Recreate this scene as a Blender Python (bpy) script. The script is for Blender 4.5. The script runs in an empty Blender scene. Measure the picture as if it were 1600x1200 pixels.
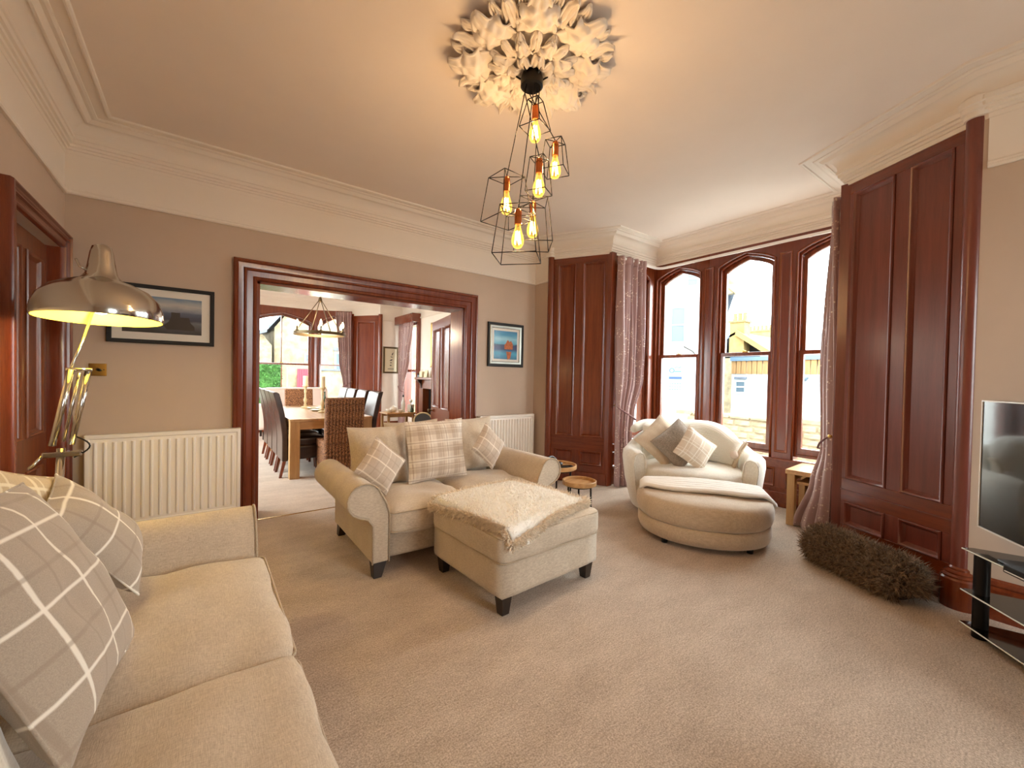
import bpy, bmesh, math, random
from mathutils import Matrix, Vector, Euler, noise
PI = math.pi
S = bpy.context.scene
C = S.collection
rnd = random.Random(7)

# ---------------------------------------------------------------- camera
cam_d = bpy.data.cameras.new('camera')
cam = bpy.data.objects.new('camera', cam_d)
C.objects.link(cam)
cam_d.sensor_width = 36.0
cam_d.lens = 642.3 * 36 / 1600
cam_d.clip_start = 0.02
cam_d.clip_end = 300
_r = Vector((0.79950538, -0.60034153, 0.01952431))
_u = Vector((-0.00590185, 0.02465176, 0.99967868))
_f = Vector((0.60062994, 0.79936371, -0.01616609))
cam.matrix_world = Matrix(((_r.x, _u.x, -_f.x, 0), (_r.y, _u.y, -_f.y, 0), (_r.z, _u.z, -_f.z, 1.28), (0, 0, 0, 1)))
S.camera = cam

# ---------------------------------------------------------------- world, light, exposure
SKY = 8.2
w = bpy.data.worlds.new('overcast_sky')
S.world = w
w.use_nodes = True
bg = w.node_tree.nodes['Background']
bg.inputs['Color'].default_value = (0.96, 0.985, 1.0, 1)
bg.inputs['Strength'].default_value = SKY
S.view_settings.view_transform = 'Standard'
S.view_settings.look = 'None'
S.view_settings.gamma = 1.0
S.view_settings.exposure = 1.0
S.view_settings.use_curve_mapping = False
S.cycles.max_bounces = 10
S.cycles.diffuse_bounces = 7
S.cycles.transparent_max_bounces = 16
S.cycles.sample_clamp_indirect = 6.0
S.cycles.caustics_reflective = False
S.cycles.caustics_refractive = False


def portal(name, loc, rot, sx, sy):
    """daylight portal in a window opening: guides sampling of the sky, gives off nothing itself"""
    l = bpy.data.lights.new(name, 'AREA')
    l.shape = 'RECTANGLE'
    l.size, l.size_y = sx, sy
    l.cycles.is_portal = True
    o = bpy.data.objects.new(name, l)
    C.objects.link(o)
    o.location = loc
    o.rotation_euler = rot


portal('window_portal', (4.86, 2.1, 1.6), (0, PI / 2, 0), 2.2, 2.3)
portal('window_portal', (2.25, -2.66, 1.5), (PI / 2, 0, 0), 1.3, 1.9)  # at the window added behind the viewpoint
portal('window_portal', (-1.45, 6.6, 1.5), (0, -PI / 2, 0), 1.9, 2.4)  # at the unseen window added to the dining room
portal('window_portal', (1.2, 10.35, 1.6), (-PI / 2, 0, 0), 3.0, 2.3)

# ---------------------------------------------------------------- helpers
WM = {}


def lin(c):
    return tuple((x / 255 / 12.92) if x / 255 <= 0.04045 else ((x / 255 + 0.055) / 1.055) ** 2.4 for x in c)


class MB:
    """collects vertices and faces of one mesh"""

    def __init__(self):
        self.v = []
        self.f = []

    def add(self, vs, fs):
        n = len(self.v)
        self.v += [tuple(p) for p in vs]
        self.f += [tuple(i + n for i in q) for q in fs]
        return self

    def box(self, x0, x1, y0, y1, z0, z1):
        return self.add([(x0, y0, z0), (x1, y0, z0), (x1, y1, z0), (x0, y1, z0), (x0, y0, z1), (x1, y0, z1), (x1, y1, z1), (x0, y1, z1)],
                        [(0, 3, 2, 1), (4, 5, 6, 7), (0, 1, 5, 4), (1, 2, 6, 5), (2, 3, 7, 6), (3, 0, 4, 7)])

    def prism(self, poly, a, b, axis='y'):
        """2-D polygon extruded from a to b: axis y takes (x,z), axis x takes (y,z), axis z takes (x,y)"""
        def p(q, t):
            return (q[0], t, q[1]) if axis == 'y' else (t, q[0], q[1]) if axis == 'x' else (q[0], q[1], t)
        n = len(poly)
        vs = [p(q, a) for q in poly] + [p(q, b) for q in poly]
        fs = [tuple(range(n))[::-1], tuple(range(n, 2 * n))] + [(i, (i + 1) % n, n + (i + 1) % n, n + i) for i in range(n)]
        return self.add(vs, fs)

    def tube(self, path, r, seg=8, closed=False, cap=True):
        P = [Vector(p) for p in path]
        n = len(P)
        rs = r if isinstance(r, (list, tuple)) else [r] * n
        rings = []
        up = Vector((0, 0, 1))
        prev = None
        for i in range(n):
            if closed:
                d = (P[(i + 1) % n] - P[i - 1])
            else:
                d = (P[min(i + 1, n - 1)] - P[max(i - 1, 0)])
            d = d.normalized() if d.length > 1e-9 else Vector((0, 0, 1))
            a = prev if prev is not None else (up if abs(d.z) < 0.9 else Vector((1, 0, 0)))
            a = (a - d * a.dot(d))
            if a.length < 1e-6:
                a = Vector((1, 0, 0)) - d * d.x
            a.normalize()
            b = d.cross(a)
            prev = a
            rings.append([P[i] + (a * math.cos(2 * PI * k / seg) + b * math.sin(2 * PI * k / seg)) * rs[i] for k in range(seg)])
        vs = [q for ring in rings for q in ring]
        fs = []
        m = n if closed else n - 1
        for i in range(m):
            j = (i + 1) % n
            for k in range(seg):
                k2 = (k + 1) % seg
                fs.append((i * seg + k, i * seg + k2, j * seg + k2, j * seg + k))
        if cap and not closed:
            fs.append(tuple(range(seg))[::-1])
            fs.append(tuple(range((n - 1) * seg, n * seg)))
        return self.add(vs, fs)

    def lathe(self, prof, c=(0, 0, 0), seg=24, a0=0.0, a1=2 * PI, sx=1.0, sy=1.0):
        full = abs(a1 - a0 - 2 * PI) < 1e-6
        m = seg if full else seg + 1
        vs = []
        for (r, z) in prof:
            for k in range(m):
                a = a0 + (a1 - a0) * k / seg
                vs.append((c[0] + sx * r * math.cos(a), c[1] + sy * r * math.sin(a), c[2] + z))
        fs = []
        for i in range(len(prof) - 1):
            for k in range(seg):
                k2 = (k + 1) % m
                fs.append((i * m + k, i * m + k2, (i + 1) * m + k2, (i + 1) * m + k))
        return self.add(vs, fs)

    def grid(self, nu, nv, fn, closed_u=False):
        vs = [fn(i / (nu if closed_u else nu - 1), j / (nv - 1)) for j in range(nv) for i in range(nu)]
        fs = []
        for j in range(nv - 1):
            for i in range(nu if closed_u else nu - 1):
                i2 = (i + 1) % nu
                fs.append((j * nu + i, j * nu + i2, (j + 1) * nu + i2, (j + 1) * nu + i))
        return self.add(vs, fs)

    def loop(self, x0, x1, z0, z1, prof, y=0.0, open_bottom=False):
        """mitred moulding round a rectangle in the x-z plane; prof = [(inset, height towards +y)]"""
        n = len(self.v)
        vs = []
        for (a, h) in prof:
            b = 0 if open_bottom else a
            vs += [(x0 + a, y + h, z0 + b), (x0 + a, y + h, z1 - a), (x1 - a, y + h, z1 - a), (x1 - a, y + h, z0 + b)]
        fs = []
        for i in range(len(prof) - 1):
            for k in range(3 if open_bottom else 4):
                k2 = (k + 1) % 4
                fs.append((i * 4 + k, i * 4 + k2, (i + 1) * 4 + k2, (i + 1) * 4 + k))
        return self.add(vs, fs)

    def sweep(self, path, prof, closed=False):
        """profile [(offset to the left of the path, z)] swept along a plan polyline with mitres"""
        n = len(path)
        P = [Vector((p[0], p[1])) for p in path]
        ms = []
        for i in range(n):
            def nrm(a, b):
                d = (b - a).normalized()
                return Vector((-d.y, d.x))
            if not closed and i == 0:
                m = nrm(P[0], P[1])
            elif not closed and i == n - 1:
                m = nrm(P[-2], P[-1])
            else:
                n1, n2 = nrm(P[i - 1], P[i]), nrm(P[i], P[(i + 1) % n])
                m = (n1 + n2) / max(0.25, 1 + n1.dot(n2))
            ms.append(m)
        k = len(prof)
        vs = [(P[i].x + ms[i].x * a, P[i].y + ms[i].y * a, z) for i in range(n) for (a, z) in prof]
        fs = []
        for i in range(n if closed else n - 1):
            j = (i + 1) % n
            for q in range(k - 1):
                fs.append((i * k + q, j * k + q, j * k + q + 1, i * k + q + 1))
        return self.add(vs, fs)

    def xf(self, M):
        self.v = [tuple(M @ Vector(p)) for p in self.v]
        return self

    def build(self, name, m, parent=None, smooth=False, bevel=0.0, seg=2, angle=None, world=False, sub=0, solid=0.0):
        me = bpy.data.meshes.new(name)
        vs = self.v
        if world and parent is not None:
            inv = WM[parent.name].inverted()
            vs = [tuple(inv @ Vector(p)) for p in vs]
        me.from_pydata(vs, [], self.f)
        me.validate()
        bm = bmesh.new()
        bm.from_mesh(me)
        bmesh.ops.recalc_face_normals(bm, faces=bm.faces)
        bm.to_mesh(me)
        bm.free()
        if m is not None:
            me.materials.append(m)
        o = bpy.data.objects.new(name, me)
        C.objects.link(o)
        if parent is not None:
            o.parent = parent
        WM[o.name] = (WM[parent.name] if parent is not None else Matrix.Identity(4)).copy()
        if smooth:
            for p in me.polygons:
                p.use_smooth = True
            if angle is not None:
                me.set_sharp_from_angle(angle=angle)
        if solid:
            md = o.modifiers.new('solid', 'SOLIDIFY')
            md.thickness = solid
            md.offset = 0
        if bevel:
            md = o.modifiers.new('bevel', 'BEVEL')
            md.width = bevel
            md.segments = seg
            md.limit_method = 'ANGLE'
            md.angle_limit = 0.6
        if sub:
            md = o.modifiers.new('sub', 'SUBSURF')
            md.levels = md.render_levels = sub
        return o


def tag(o, label=None, cat=None, group=None, kind=None):
    if label:
        o['label'] = label
    if cat:
        o['category'] = cat
    if group:
        o['group'] = group
    if kind:
        o['kind'] = kind
    return o


def thing(name, label, cat, loc=(0, 0, 0), rz=0.0, group=None, kind=None):
    o = bpy.data.objects.new(name, None)
    o.empty_display_size = 0.05
    C.objects.link(o)
    o.location = loc
    o.rotation_euler = (0, 0, rz)
    WM[o.name] = Matrix.Translation(loc) @ Matrix.Rotation(rz, 4, 'Z')
    return tag(o, label, cat, group, kind)


def struct(name, label, loc=(0, 0, 0), rz=0.0):
    return thing(name, label, None, loc, rz, None, 'structure')


def dup(o, loc, rz=None, label=None, group=None, parent=None):
    c = o.copy()
    C.objects.link(c)
    if parent is None:
        c.location = loc
        if rz is not None:
            c.rotation_euler = (0, 0, rz)
        if label:
            c['label'] = label
        if group:
            c['group'] = group
        WM[c.name] = Matrix.Translation(loc) @ Matrix.Rotation(c.rotation_euler.z, 4, 'Z')
    else:
        c.parent = parent
    for ch in list(o.children):
        dup(ch, None, parent=c)
    return c


def piece(o, name, parent, loc=(0, 0, 0), rot=(0, 0, 0), sc=(1, 1, 1)):
    """another part that shares the mesh of o"""
    c = bpy.data.objects.new(name, o.data)
    C.objects.link(c)
    c.parent = parent
    c.location, c.rotation_euler, c.scale = loc, rot, sc
    for md in o.modifiers:
        if md.type == 'BEVEL':
            m2 = c.modifiers.new('bevel', 'BEVEL')
            m2.width, m2.segments, m2.limit_method, m2.angle_limit = md.width, md.segments, md.limit_method, md.angle_limit
    WM[c.name] = Matrix.Identity(4)
    return c


def soft_box(hx, hy, hz, r, n=10, top=0.0, side=0.0, wob=0.0, wf=6.0, seed=0):
    """rounded cushion centred on the origin"""
    mb = MB()
    bm = bmesh.new()
    bmesh.ops.create_cube(bm, size=2.0)
    bmesh.ops.subdivide_edges(bm, edges=bm.edges[:], cuts=n, use_grid_fill=True)
    off = Vector((seed * 3.1, seed * 1.7, seed))
    for v in bm.verts:
        p = Vector((v.co.x * hx, v.co.y * hy, v.co.z * hz))
        q = Vector((max(-hx + r, min(hx - r, p.x)), max(-hy + r, min(hy - r, p.y)), max(-hz + r, min(hz - r, p.z))))
        d = p - q
        if d.length > 1e-9:
            p = q + d.normalized() * r
        u, t, s = v.co.x, v.co.y, v.co.z
        if s > 0:
            p.z += top * s * (1 - u * u) * (1 - t * t)
        p.x += side * u * (1 - s * s) * (1 - t * t)
        p.y += side * t * (1 - s * s) * (1 - u * u)
        if wob:
            p += Vector((0, 0, 1)) * noise.noise(p * wf + off) * wob + Vector((noise.noise(p * wf + off + Vector((9, 0, 0))), noise.noise(p * wf + off + Vector((0, 9, 0))), 0)) * wob * 0.5
        v.co = p
    mb.v = [tuple(v.co) for v in bm.verts]
    bm.verts.index_update()
    mb.f = [tuple(v.index for v in f.verts) for f in bm.faces]
    bm.free()
    return mb


def pillow(w, h, t, n=22, wob=0.012, seed=0, pinch=0.07):
    """scatter cushion in its local x-y plane, normal +z"""
    mb = MB()
    vs, fs = [], []
    off = Vector((seed * 5.3, seed * 2.1, 0))
    for sgn in (1, -1):
        for j in range(n + 1):
            for i in range(n + 1):
                u, v = 2 * i / n - 1, 2 * j / n - 1
                e = max(0.0, (1 - u ** 4) * (1 - v ** 4)) ** 0.55
                k = (1 - pinch * (1 - v * v)), (1 - pinch * (1 - u * u))
                x, y = u * w / 2 * k[0], v * h / 2 * k[1]
                z = sgn * t / 2 * e * (0.75 + 0.25 * (1 - u * u) * (1 - v * v))
                nz = noise.noise(Vector((x * 9, y * 9, sgn * 3.0)) + off) * wob * e + noise.noise(Vector((x * 22, y * 6, sgn * 2.0)) + off) * wob * 0.4 * e
                vs.append((x + nz * 0.3, y + nz * 0.3, z + nz))
    m = n + 1
    for s in (0, 1):
        for j in range(n):
            for i in range(n):
                b = s * m * m
                q = (b + j * m + i, b + j * m + i + 1, b + (j + 1) * m + i + 1, b + (j + 1) * m + i)
                fs.append(q if s == 0 else q[::-1])
    mb.add(vs, fs)
    return mb


def axes(cen, X, Y):
    """matrix with local x along X and local y near Y at cen"""
    X = Vector(X).normalized()
    Y = Vector(Y)
    Y = (Y - X * X.dot(Y)).normalized()
    Z = X.cross(Y)
    return Matrix(((X.x, Y.x, Z.x, cen[0]), (X.y, Y.y, Z.y, cen[1]), (X.z, Y.z, Z.z, cen[2]), (0, 0, 0, 1)))


def cushion(name, label, group, cen, X, Y, w, h, t, m, seed=0, piping=None, wob=0.012, pinch=0.07, parts=None):
    """scatter cushion thing: cover mesh in local coordinates (so its weave follows it), seam piping"""
    M = axes(cen, X, Y)
    o = bpy.data.objects.new(name, None)
    C.objects.link(o)
    o.empty_display_size = 0.05
    o.matrix_world = M
    WM[o.name] = M
    tag(o, label, 'cushion', group)
    c = pillow(w, h, t, seed=seed, wob=wob, pinch=pinch).build('cover', m, o, smooth=True)
    pts = []
    for k in range(4):
        for i in range(10):
            s = -1 + 2 * i / 10
            u, v = [(s, -1), (1, s), (-s, 1), (-1, -s)][k]
            pts.append((u * w / 2 * (1 - pinch * (1 - v * v)), v * h / 2 * (1 - pinch * (1 - u * u)), 0))
    MB().tube(pts, 0.0035, 5, closed=True).build('seam', piping or m, o, smooth=True)
    return o


def strands(pts, length, width, droop=0.3, r=None):
    """fur or pile: one thin tapering blade per (point, normal)"""
    r = r or rnd
    mb = MB()
    vs, fs = [], []
    for (p, n) in pts:
        t = Vector((r.uniform(-1, 1), r.uniform(-1, 1), r.uniform(-1, 1)))
        d = (n + t * 0.55).normalized()
        s = d.cross(Vector((r.uniform(-1, 1), r.uniform(-1, 1), r.uniform(-1, 1))))
        if s.length < 1e-4:
            continue
        s.normalize()
        L = length * r.uniform(0.6, 1.2)
        a = p + d * L * 0.55
        b = p + d * L + t * L * droop
        k = len(vs)
        vs += [tuple(p - s * width), tuple(p + s * width), tuple(a + s * width * 0.8), tuple(a - s * width * 0.8), tuple(b)]
        fs += [(k, k + 1, k + 2, k + 3), (k + 3, k + 2, k + 4)]
    return mb.add(vs, fs)


def smoothstep(a, b, x):
    t = max(0.0, min(1.0, (x - a) / (b - a)))
    return t * t * (3 - 2 * t)

# ---------------------------------------------------------------- materials
MT = {}


def N(nt, typ, **kw):
    n = nt.nodes.new(typ)
    for k, v in kw.items():
        setattr(n, k, v)
    return n


def base_mat(name):
    m = bpy.data.materials.new(name)
    m.use_nodes = True
    nt = m.node_tree
    b = nt.nodes['Principled BSDF']
    MT[name] = m
    return m, nt, b


def coords(nt, scale=(1, 1, 1), kind='Object', rot=(0, 0, 0)):
    tc = N(nt, 'ShaderNodeTexCoord')
    mp = N(nt, 'ShaderNodeMapping')
    mp.inputs['Scale'].default_value = scale
    mp.inputs['Rotation'].default_value = rot
    nt.links.new(tc.outputs[kind], mp.inputs['Vector'])
    return mp.outputs['Vector']


def noise_n(nt, vec, scale, detail=4, rough=0.6):
    n = N(nt, 'ShaderNodeTexNoise')
    n.inputs['Scale'].default_value = scale
    n.inputs['Detail'].default_value = detail
    n.inputs['Roughness'].default_value = rough
    nt.links.new(vec, n.inputs['Vector'])
    return n.outputs['Fac']


def ramp(nt, fac, stops):
    r = N(nt, 'ShaderNodeValToRGB')
    while len(r.color_ramp.elements) < len(stops):
        r.color_ramp.elements.new(0.5)
    for e, (p, c) in zip(r.color_ramp.elements, stops):
        e.position = p
        e.color = (*c, 1)
    nt.links.new(fac, r.inputs['Fac'])
    return r.outputs['Color']


def bump(nt, b, height, strength=0.3, dist=0.01, prev=None):
    n = N(nt, 'ShaderNodeBump')
    n.inputs['Strength'].default_value = strength
    n.inputs['Distance'].default_value = dist
    nt.links.new(height, n.inputs['Height'])
    if prev is not None:
        nt.links.new(prev, n.inputs['Normal'])
    nt.links.new(n.outputs['Normal'], b.inputs['Normal'])
    return n.outputs['Normal']


def mat(name, c, rough=0.6, metal=0.0, var=0.0, vscale=8.0, bs=0.0, bscale=60.0, bdist=0.004, coat=0.0, sheen=0.0, stretch=(1, 1, 1), spec=None):
    """plain procedural material: colour mottled by noise, fine relief"""
    m, nt, b = base_mat(name)
    c = lin(c)
    vec = coords(nt, stretch)
    if var:
        f = noise_n(nt, vec, vscale)
        lo = tuple(max(0, x * (1 - var)) for x in c)
        hi = tuple(min(1, x * (1 + var)) for x in c)
        nt.links.new(ramp(nt, f, [(0.3, lo), (0.7, hi)]), b.inputs['Base Color'])
    else:
        b.inputs['Base Color'].default_value = (*c, 1)
    b.inputs['Roughness'].default_value = rough
    b.inputs['Metallic'].default_value = metal
    if spec is not None:
        b.inputs['Specular IOR Level'].default_value = spec
    if coat:
        b.inputs['Coat Weight'].default_value = coat
        b.inputs['Coat Roughness'].default_value = 0.12
    if sheen:
        b.inputs['Sheen Weight'].default_value = sheen
        b.inputs['Sheen Roughness'].default_value = 0.4
    if bs:
        bump(nt, b, noise_n(nt, vec, bscale, 3), bs, bdist)
    return m


def emit(name, c, s):
    m, nt, b = base_mat(name)
    b.inputs['Base Color'].default_value = (*lin(c), 1)
    b.inputs['Emission Color'].default_value = (*lin(c), 1)
    b.inputs['Emission Strength'].default_value = s
    return m


def wood(name, dark, light, rough=0.3, scale=3.0, axis='z', coat=0.3, bs=0.08):
    m, nt, b = base_mat(name)
    st = {'z': (9, 9, 0.55), 'y': (9, 0.55, 9), 'x': (0.55, 9, 9)}[axis]
    vec = coords(nt, st)
    f = noise_n(nt, vec, scale, 8, 0.65)
    f2 = noise_n(nt, coords(nt, tuple(x * 4 for x in st)), scale * 3, 4, 0.7)
    mx = N(nt, 'ShaderNodeMath', operation='MULTIPLY_ADD')
    nt.links.new(f2, mx.inputs[0])
    mx.inputs[1].default_value = 0.35
    nt.links.new(f, mx.inputs[2])
    d, l = lin(dark), lin(light)
    mid = tuple((a + q) / 2 for a, q in zip(d, l))
    nt.links.new(ramp(nt, mx.outputs[0], [(0.42, d), (0.65, mid), (0.9, l)]), b.inputs['Base Color'])
    b.inputs['Roughness'].default_value = rough
    b.inputs['Coat Weight'].default_value = coat
    b.inputs['Coat Roughness'].default_value = 0.18
    bump(nt, b, f2, bs, 0.002)
    return m


def weave(name, c, c2, scale=420.0, rough=0.9, bs=0.5, sheen=0.25, mottled=0.25):
    """woven cloth: crossed threads, slubs, soft mottling"""
    m, nt, b = base_mat(name)
    v1 = coords(nt, (scale, scale * 0.12, scale))
    v2 = coords(nt, (scale * 0.12, scale, scale * 0.3))
    a, d = noise_n(nt, v1, 1.0, 2), noise_n(nt, v2, 1.0, 2)
    mx = N(nt, 'ShaderNodeMath', operation='ADD')
    nt.links.new(a, mx.inputs[0])
    nt.links.new(d, mx.inputs[1])
    hv = N(nt, 'ShaderNodeMath', operation='MULTIPLY')
    nt.links.new(mx.outputs[0], hv.inputs[0])
    hv.inputs[1].default_value = 0.5
    big = noise_n(nt, coords(nt), 7.0, 3)
    ad = N(nt, 'ShaderNodeMath', operation='MULTIPLY_ADD')
    nt.links.new(big, ad.inputs[0])
    ad.inputs[1].default_value = mottled
    nt.links.new(hv.outputs[0], ad.inputs[2])
    nt.links.new(ramp(nt, ad.outputs[0], [(0.42, lin(c2)), (0.78, lin(c))]), b.inputs['Base Color'])
    b.inputs['Roughness'].default_value = rough
    b.inputs['Sheen Weight'].default_value = sheen
    b.inputs['Specular IOR Level'].default_value = 0.2
    bump(nt, b, hv.outputs[0], bs, 0.002)
    return m


def plaid(name, base, stripes_x, stripes_y, px, py, weave_scale=400.0, soft=0.004):
    """checked cloth: stripes = [(position, half width, colour, strength)] repeated every px / py metres in the cloth's own coordinates"""
    m, nt, b = base_mat(name)
    tc = N(nt, 'ShaderNodeTexCoord')
    sp = N(nt, 'ShaderNodeSeparateXYZ')
    nt.links.new(tc.outputs['Object'], sp.inputs[0])
    thr = noise_n(nt, coords(nt, (weave_scale, weave_scale, weave_scale)), 1.0, 2)
    col = ramp(nt, thr, [(0.25, tuple(x * 0.8 for x in lin(base))), (0.75, tuple(min(1, x * 1.12) for x in lin(base)))])
    for ax, per, st in ((0, px, stripes_x), (1, py, stripes_y)):
        for (pos, hw, c, k) in st:
            a = N(nt, 'ShaderNodeMath', operation='ADD')
            nt.links.new(sp.outputs[ax], a.inputs[0])
            a.inputs[1].default_value = 10 * per - pos + per / 2
            md = N(nt, 'ShaderNodeMath', operation='FLOORED_MODULO')
            nt.links.new(a.outputs[0], md.inputs[0])
            md.inputs[1].default_value = per
            s = N(nt, 'ShaderNodeMath', operation='SUBTRACT')
            nt.links.new(md.outputs[0], s.inputs[0])
            s.inputs[1].default_value = per / 2
            ab = N(nt, 'ShaderNodeMath', operation='ABSOLUTE')
            nt.links.new(s.outputs[0], ab.inputs[0])
            mr = N(nt, 'ShaderNodeMapRange')
            nt.links.new(ab.outputs[0], mr.inputs['Value'])
            mr.inputs['From Min'].default_value = hw - soft / 2
            mr.inputs['From Max'].default_value = hw + soft / 2
            mr.inputs['To Min'].default_value = k
            mr.inputs['To Max'].default_value = 0.0
            mix = N(nt, 'ShaderNodeMix', data_type='RGBA')
            nt.links.new(mr.outputs['Result'], mix.inputs['Factor'])
            nt.links.new(col, mix.inputs['A'])
            mix.inputs['B'].default_value = (*lin(c), 1)
            col = mix.outputs['Result']
    nt.links.new(col, b.inputs['Base Color'])
    b.inputs['Roughness'].default_value = 0.9
    b.inputs['Sheen Weight'].default_value = 0.25
    b.inputs['Specular IOR Level'].default_value = 0.2
    bump(nt, b, thr, 0.35, 0.0015)
    return m


def glass(name, tint=(1, 1, 1), refl=0.06, gloss=0.0):
    """thin pane: lets light straight through, mirrors a little"""
    m = bpy.data.materials.new(name)
    m.use_nodes = True
    nt = m.node_tree
    nt.nodes.remove(nt.nodes['Principled BSDF'])
    out = nt.nodes['Material Output']
    t = N(nt, 'ShaderNodeBsdfTransparent')
    t.inputs['Color'].default_value = (*tint, 1)
    g = N(nt, 'ShaderNodeBsdfGlossy')
    g.inputs['Roughness'].default_value = gloss
    lw = N(nt, 'ShaderNodeLayerWeight')
    lw.inputs['Blend'].default_value = refl
    mx = N(nt, 'ShaderNodeMixShader')
    nt.links.new(lw.outputs['Fresnel'], mx.inputs[0])
    nt.links.new(t.outputs[0], mx.inputs[1])
    nt.links.new(g.outputs[0], mx.inputs[2])
    nt.links.new(mx.outputs[0], out.inputs['Surface'])
    MT[name] = m
    return m


WALL = mat('wall_paint', (194, 174, 156), 0.85, var=0.03, vscale=3, bs=0.05, bscale=180)
WALL2 = mat('dining_wall_paint', (242, 234, 224), 0.85, var=0.02, bs=0.05, bscale=180)
WHITE = mat('plaster_white', (232, 223, 212), 0.7, bs=0.04, bscale=90)
CEIL = mat('ceiling_paint', (232, 220, 209), 0.9, var=0.02, vscale=2, bs=0.04, bscale=200)
MAHOG = wood('mahogany', (88, 33, 13), (130, 60, 29), 0.24, coat=0.35)
MAHOG_X = wood('mahogany_cross_grain', (88, 33, 13), (130, 60, 29), 0.24, axis='x', coat=0.35)
MAHOG_Y = wood('mahogany_cross_grain_deep', (88, 33, 13), (130, 60, 29), 0.24, axis='y', coat=0.35)
PLUM = wood('plum_stained_wood', (94, 42, 31), (124, 61, 46), 0.3, coat=0.25)
TEAK = wood('warm_brown_door_wood', (80, 36, 16), (140, 78, 42), 0.32, coat=0.3)
OAK = wood('oak', (150, 108, 62), (206, 168, 116), 0.5, scale=2.0, coat=0.1)
OAK_Y = wood('oak_long_grain', (158, 116, 70), (214, 176, 124), 0.35, scale=2.0, axis='y', coat=0.3)
OAK_X = wood('oak_cross_grain', (160, 114, 66), (214, 172, 118), 0.45, scale=2.0, axis='x', coat=0.15)
DKWOOD = wood('dark_leg_wood', (24, 16, 12), (48, 34, 26), 0.4, coat=0.1)
LINEN = weave('beige_linen', (218, 204, 184), (178, 161, 140))
LINEN_D = weave('beige_linen_piping', (198, 180, 156), (158, 140, 116))
VELVET = weave('cream_velvet', (234, 229, 217), (208, 199, 183), 200, bs=0.12, sheen=0.6)
VELVET_D = weave('sand_velvet', (214, 197, 174), (184, 164, 138), 200, bs=0.12, sheen=0.6)
RIB = mat('ribbed_cream_cloth', (232, 228, 218), 0.9, sheen=0.4)
WHITE_KNIT = mat('white_knit', (250, 247, 241), 0.95, bs=0.4, bscale=220, sheen=0.4)
SHERPA = mat('sherpa_pile', (240, 228, 210), 0.95, var=0.14, vscale=60, sheen=0.4)
SHERPA_TOP = mat('sherpa_pile_pale', (253, 250, 245), 0.95, var=0.05, vscale=60, sheen=0.4)
FUR = mat('brown_fur', (132, 110, 88), 0.9, var=0.8, vscale=55, sheen=0.3)
FUR_SKIN = mat('brown_fur_backing', (66, 52, 42), 0.95)
GREYFUR = mat('grey_pile_cloth', (150, 136, 122), 0.95, var=0.3, vscale=90, bs=0.8, bscale=160, bdist=0.01, sheen=0.5)
CHROME = mat('polished_nickel', (200, 197, 190), 0.14, 1.0)
LAMPIN = mat('shade_inner_enamel', (250, 236, 120), 0.5)
BLACKM = mat('black_metal', (26, 22, 20), 0.45, 0.6)
COPPER = mat('copper', (200, 116, 66), 0.22, 1.0)
BRASS = mat('brass', (206, 168, 92), 0.2, 1.0)
RADW = mat('radiator_enamel', (240, 234, 226), 0.35)
BLACKF = mat('black_frame', (18, 16, 16), 0.6)
SILVER = mat('pewter_frame', (150, 150, 142), 0.3, 0.85)
MOUNT = mat('mount_card', (240, 236, 228), 0.9)
GLASS = glass('window_glass', (0.97, 0.99, 0.98), 0.04)
PICGLASS = glass('picture_glass', (1, 1, 1), 0.08)
TVGLASS = mat('tv_screen', (6, 7, 7), 0.06, coat=0.3)
TVSILVER = mat('tv_rim', (238, 240, 240), 0.25)
BLKGLASS = mat('black_glass', (8, 10, 9), 0.04, coat=0.6)
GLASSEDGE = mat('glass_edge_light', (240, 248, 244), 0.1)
LEATHER = mat('dark_brown_leather', (58, 38, 30), 0.3, var=0.2, vscale=20, bs=0.15, bscale=300, coat=0.1)
CANDLE = mat('ivory_wax', (236, 224, 190), 0.5)
BRONZE = mat('aged_bronze', (96, 80, 54), 0.45, 0.7)
CREAMW = mat('cream_painted_wood', (226, 214, 176), 0.55)
PORC = mat('white_china', (244, 244, 240), 0.12)
PINKSOFA = mat('pale_stripe_cloth', (232, 214, 204), 0.9, sheen=0.3)
PLASTICW = mat('white_plastic_track', (242, 240, 236), 0.35)
BLACKPL = mat('black_plastic', (20, 20, 22), 0.35)
PAGEG = mat('grey_book_cloth', (88, 92, 98), 0.8)
PAPER = mat('cream_paper', (240, 232, 204), 0.9)
INK = mat('print_ink', (46, 42, 38), 0.9)
POMPOM = mat('pale_pompom', (230, 216, 204), 0.95, bs=0.8, bscale=150, bdist=0.01)

# carpet
m, nt, b = base_mat('carpet')
v = coords(nt)
f1 = noise_n(nt, v, 150, 4, 0.75)
f2 = noise_n(nt, coords(nt, (1, 2.2, 1), rot=(0, 0, 0.5)), 3.0, 4, 0.6)
f3 = noise_n(nt, coords(nt, (30, 120, 30), rot=(0, 0, -0.35)), 1.0, 3, 0.7)
a1 = N(nt, 'ShaderNodeMath', operation='MULTIPLY_ADD')
nt.links.new(f2, a1.inputs[0])
a1.inputs[1].default_value = 0.25
nt.links.new(f1, a1.inputs[2])
a2 = N(nt, 'ShaderNodeMath', operation='MULTIPLY_ADD')
nt.links.new(f3, a2.inputs[0])
a2.inputs[1].default_value = 0.35
nt.links.new(a1.outputs[0], a2.inputs[2])
nt.links.new(ramp(nt, a2.outputs[0], [(0.5, lin((116, 99, 84))), (0.76, lin((182, 163, 144))), (1.0, lin((228, 211, 193)))]), b.inputs['Base Color'])
b.inputs['Roughness'].default_value = 0.95
b.inputs['Sheen Weight'].default_value = 0.3
b.inputs['Specular IOR Level'].default_value = 0.1
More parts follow.
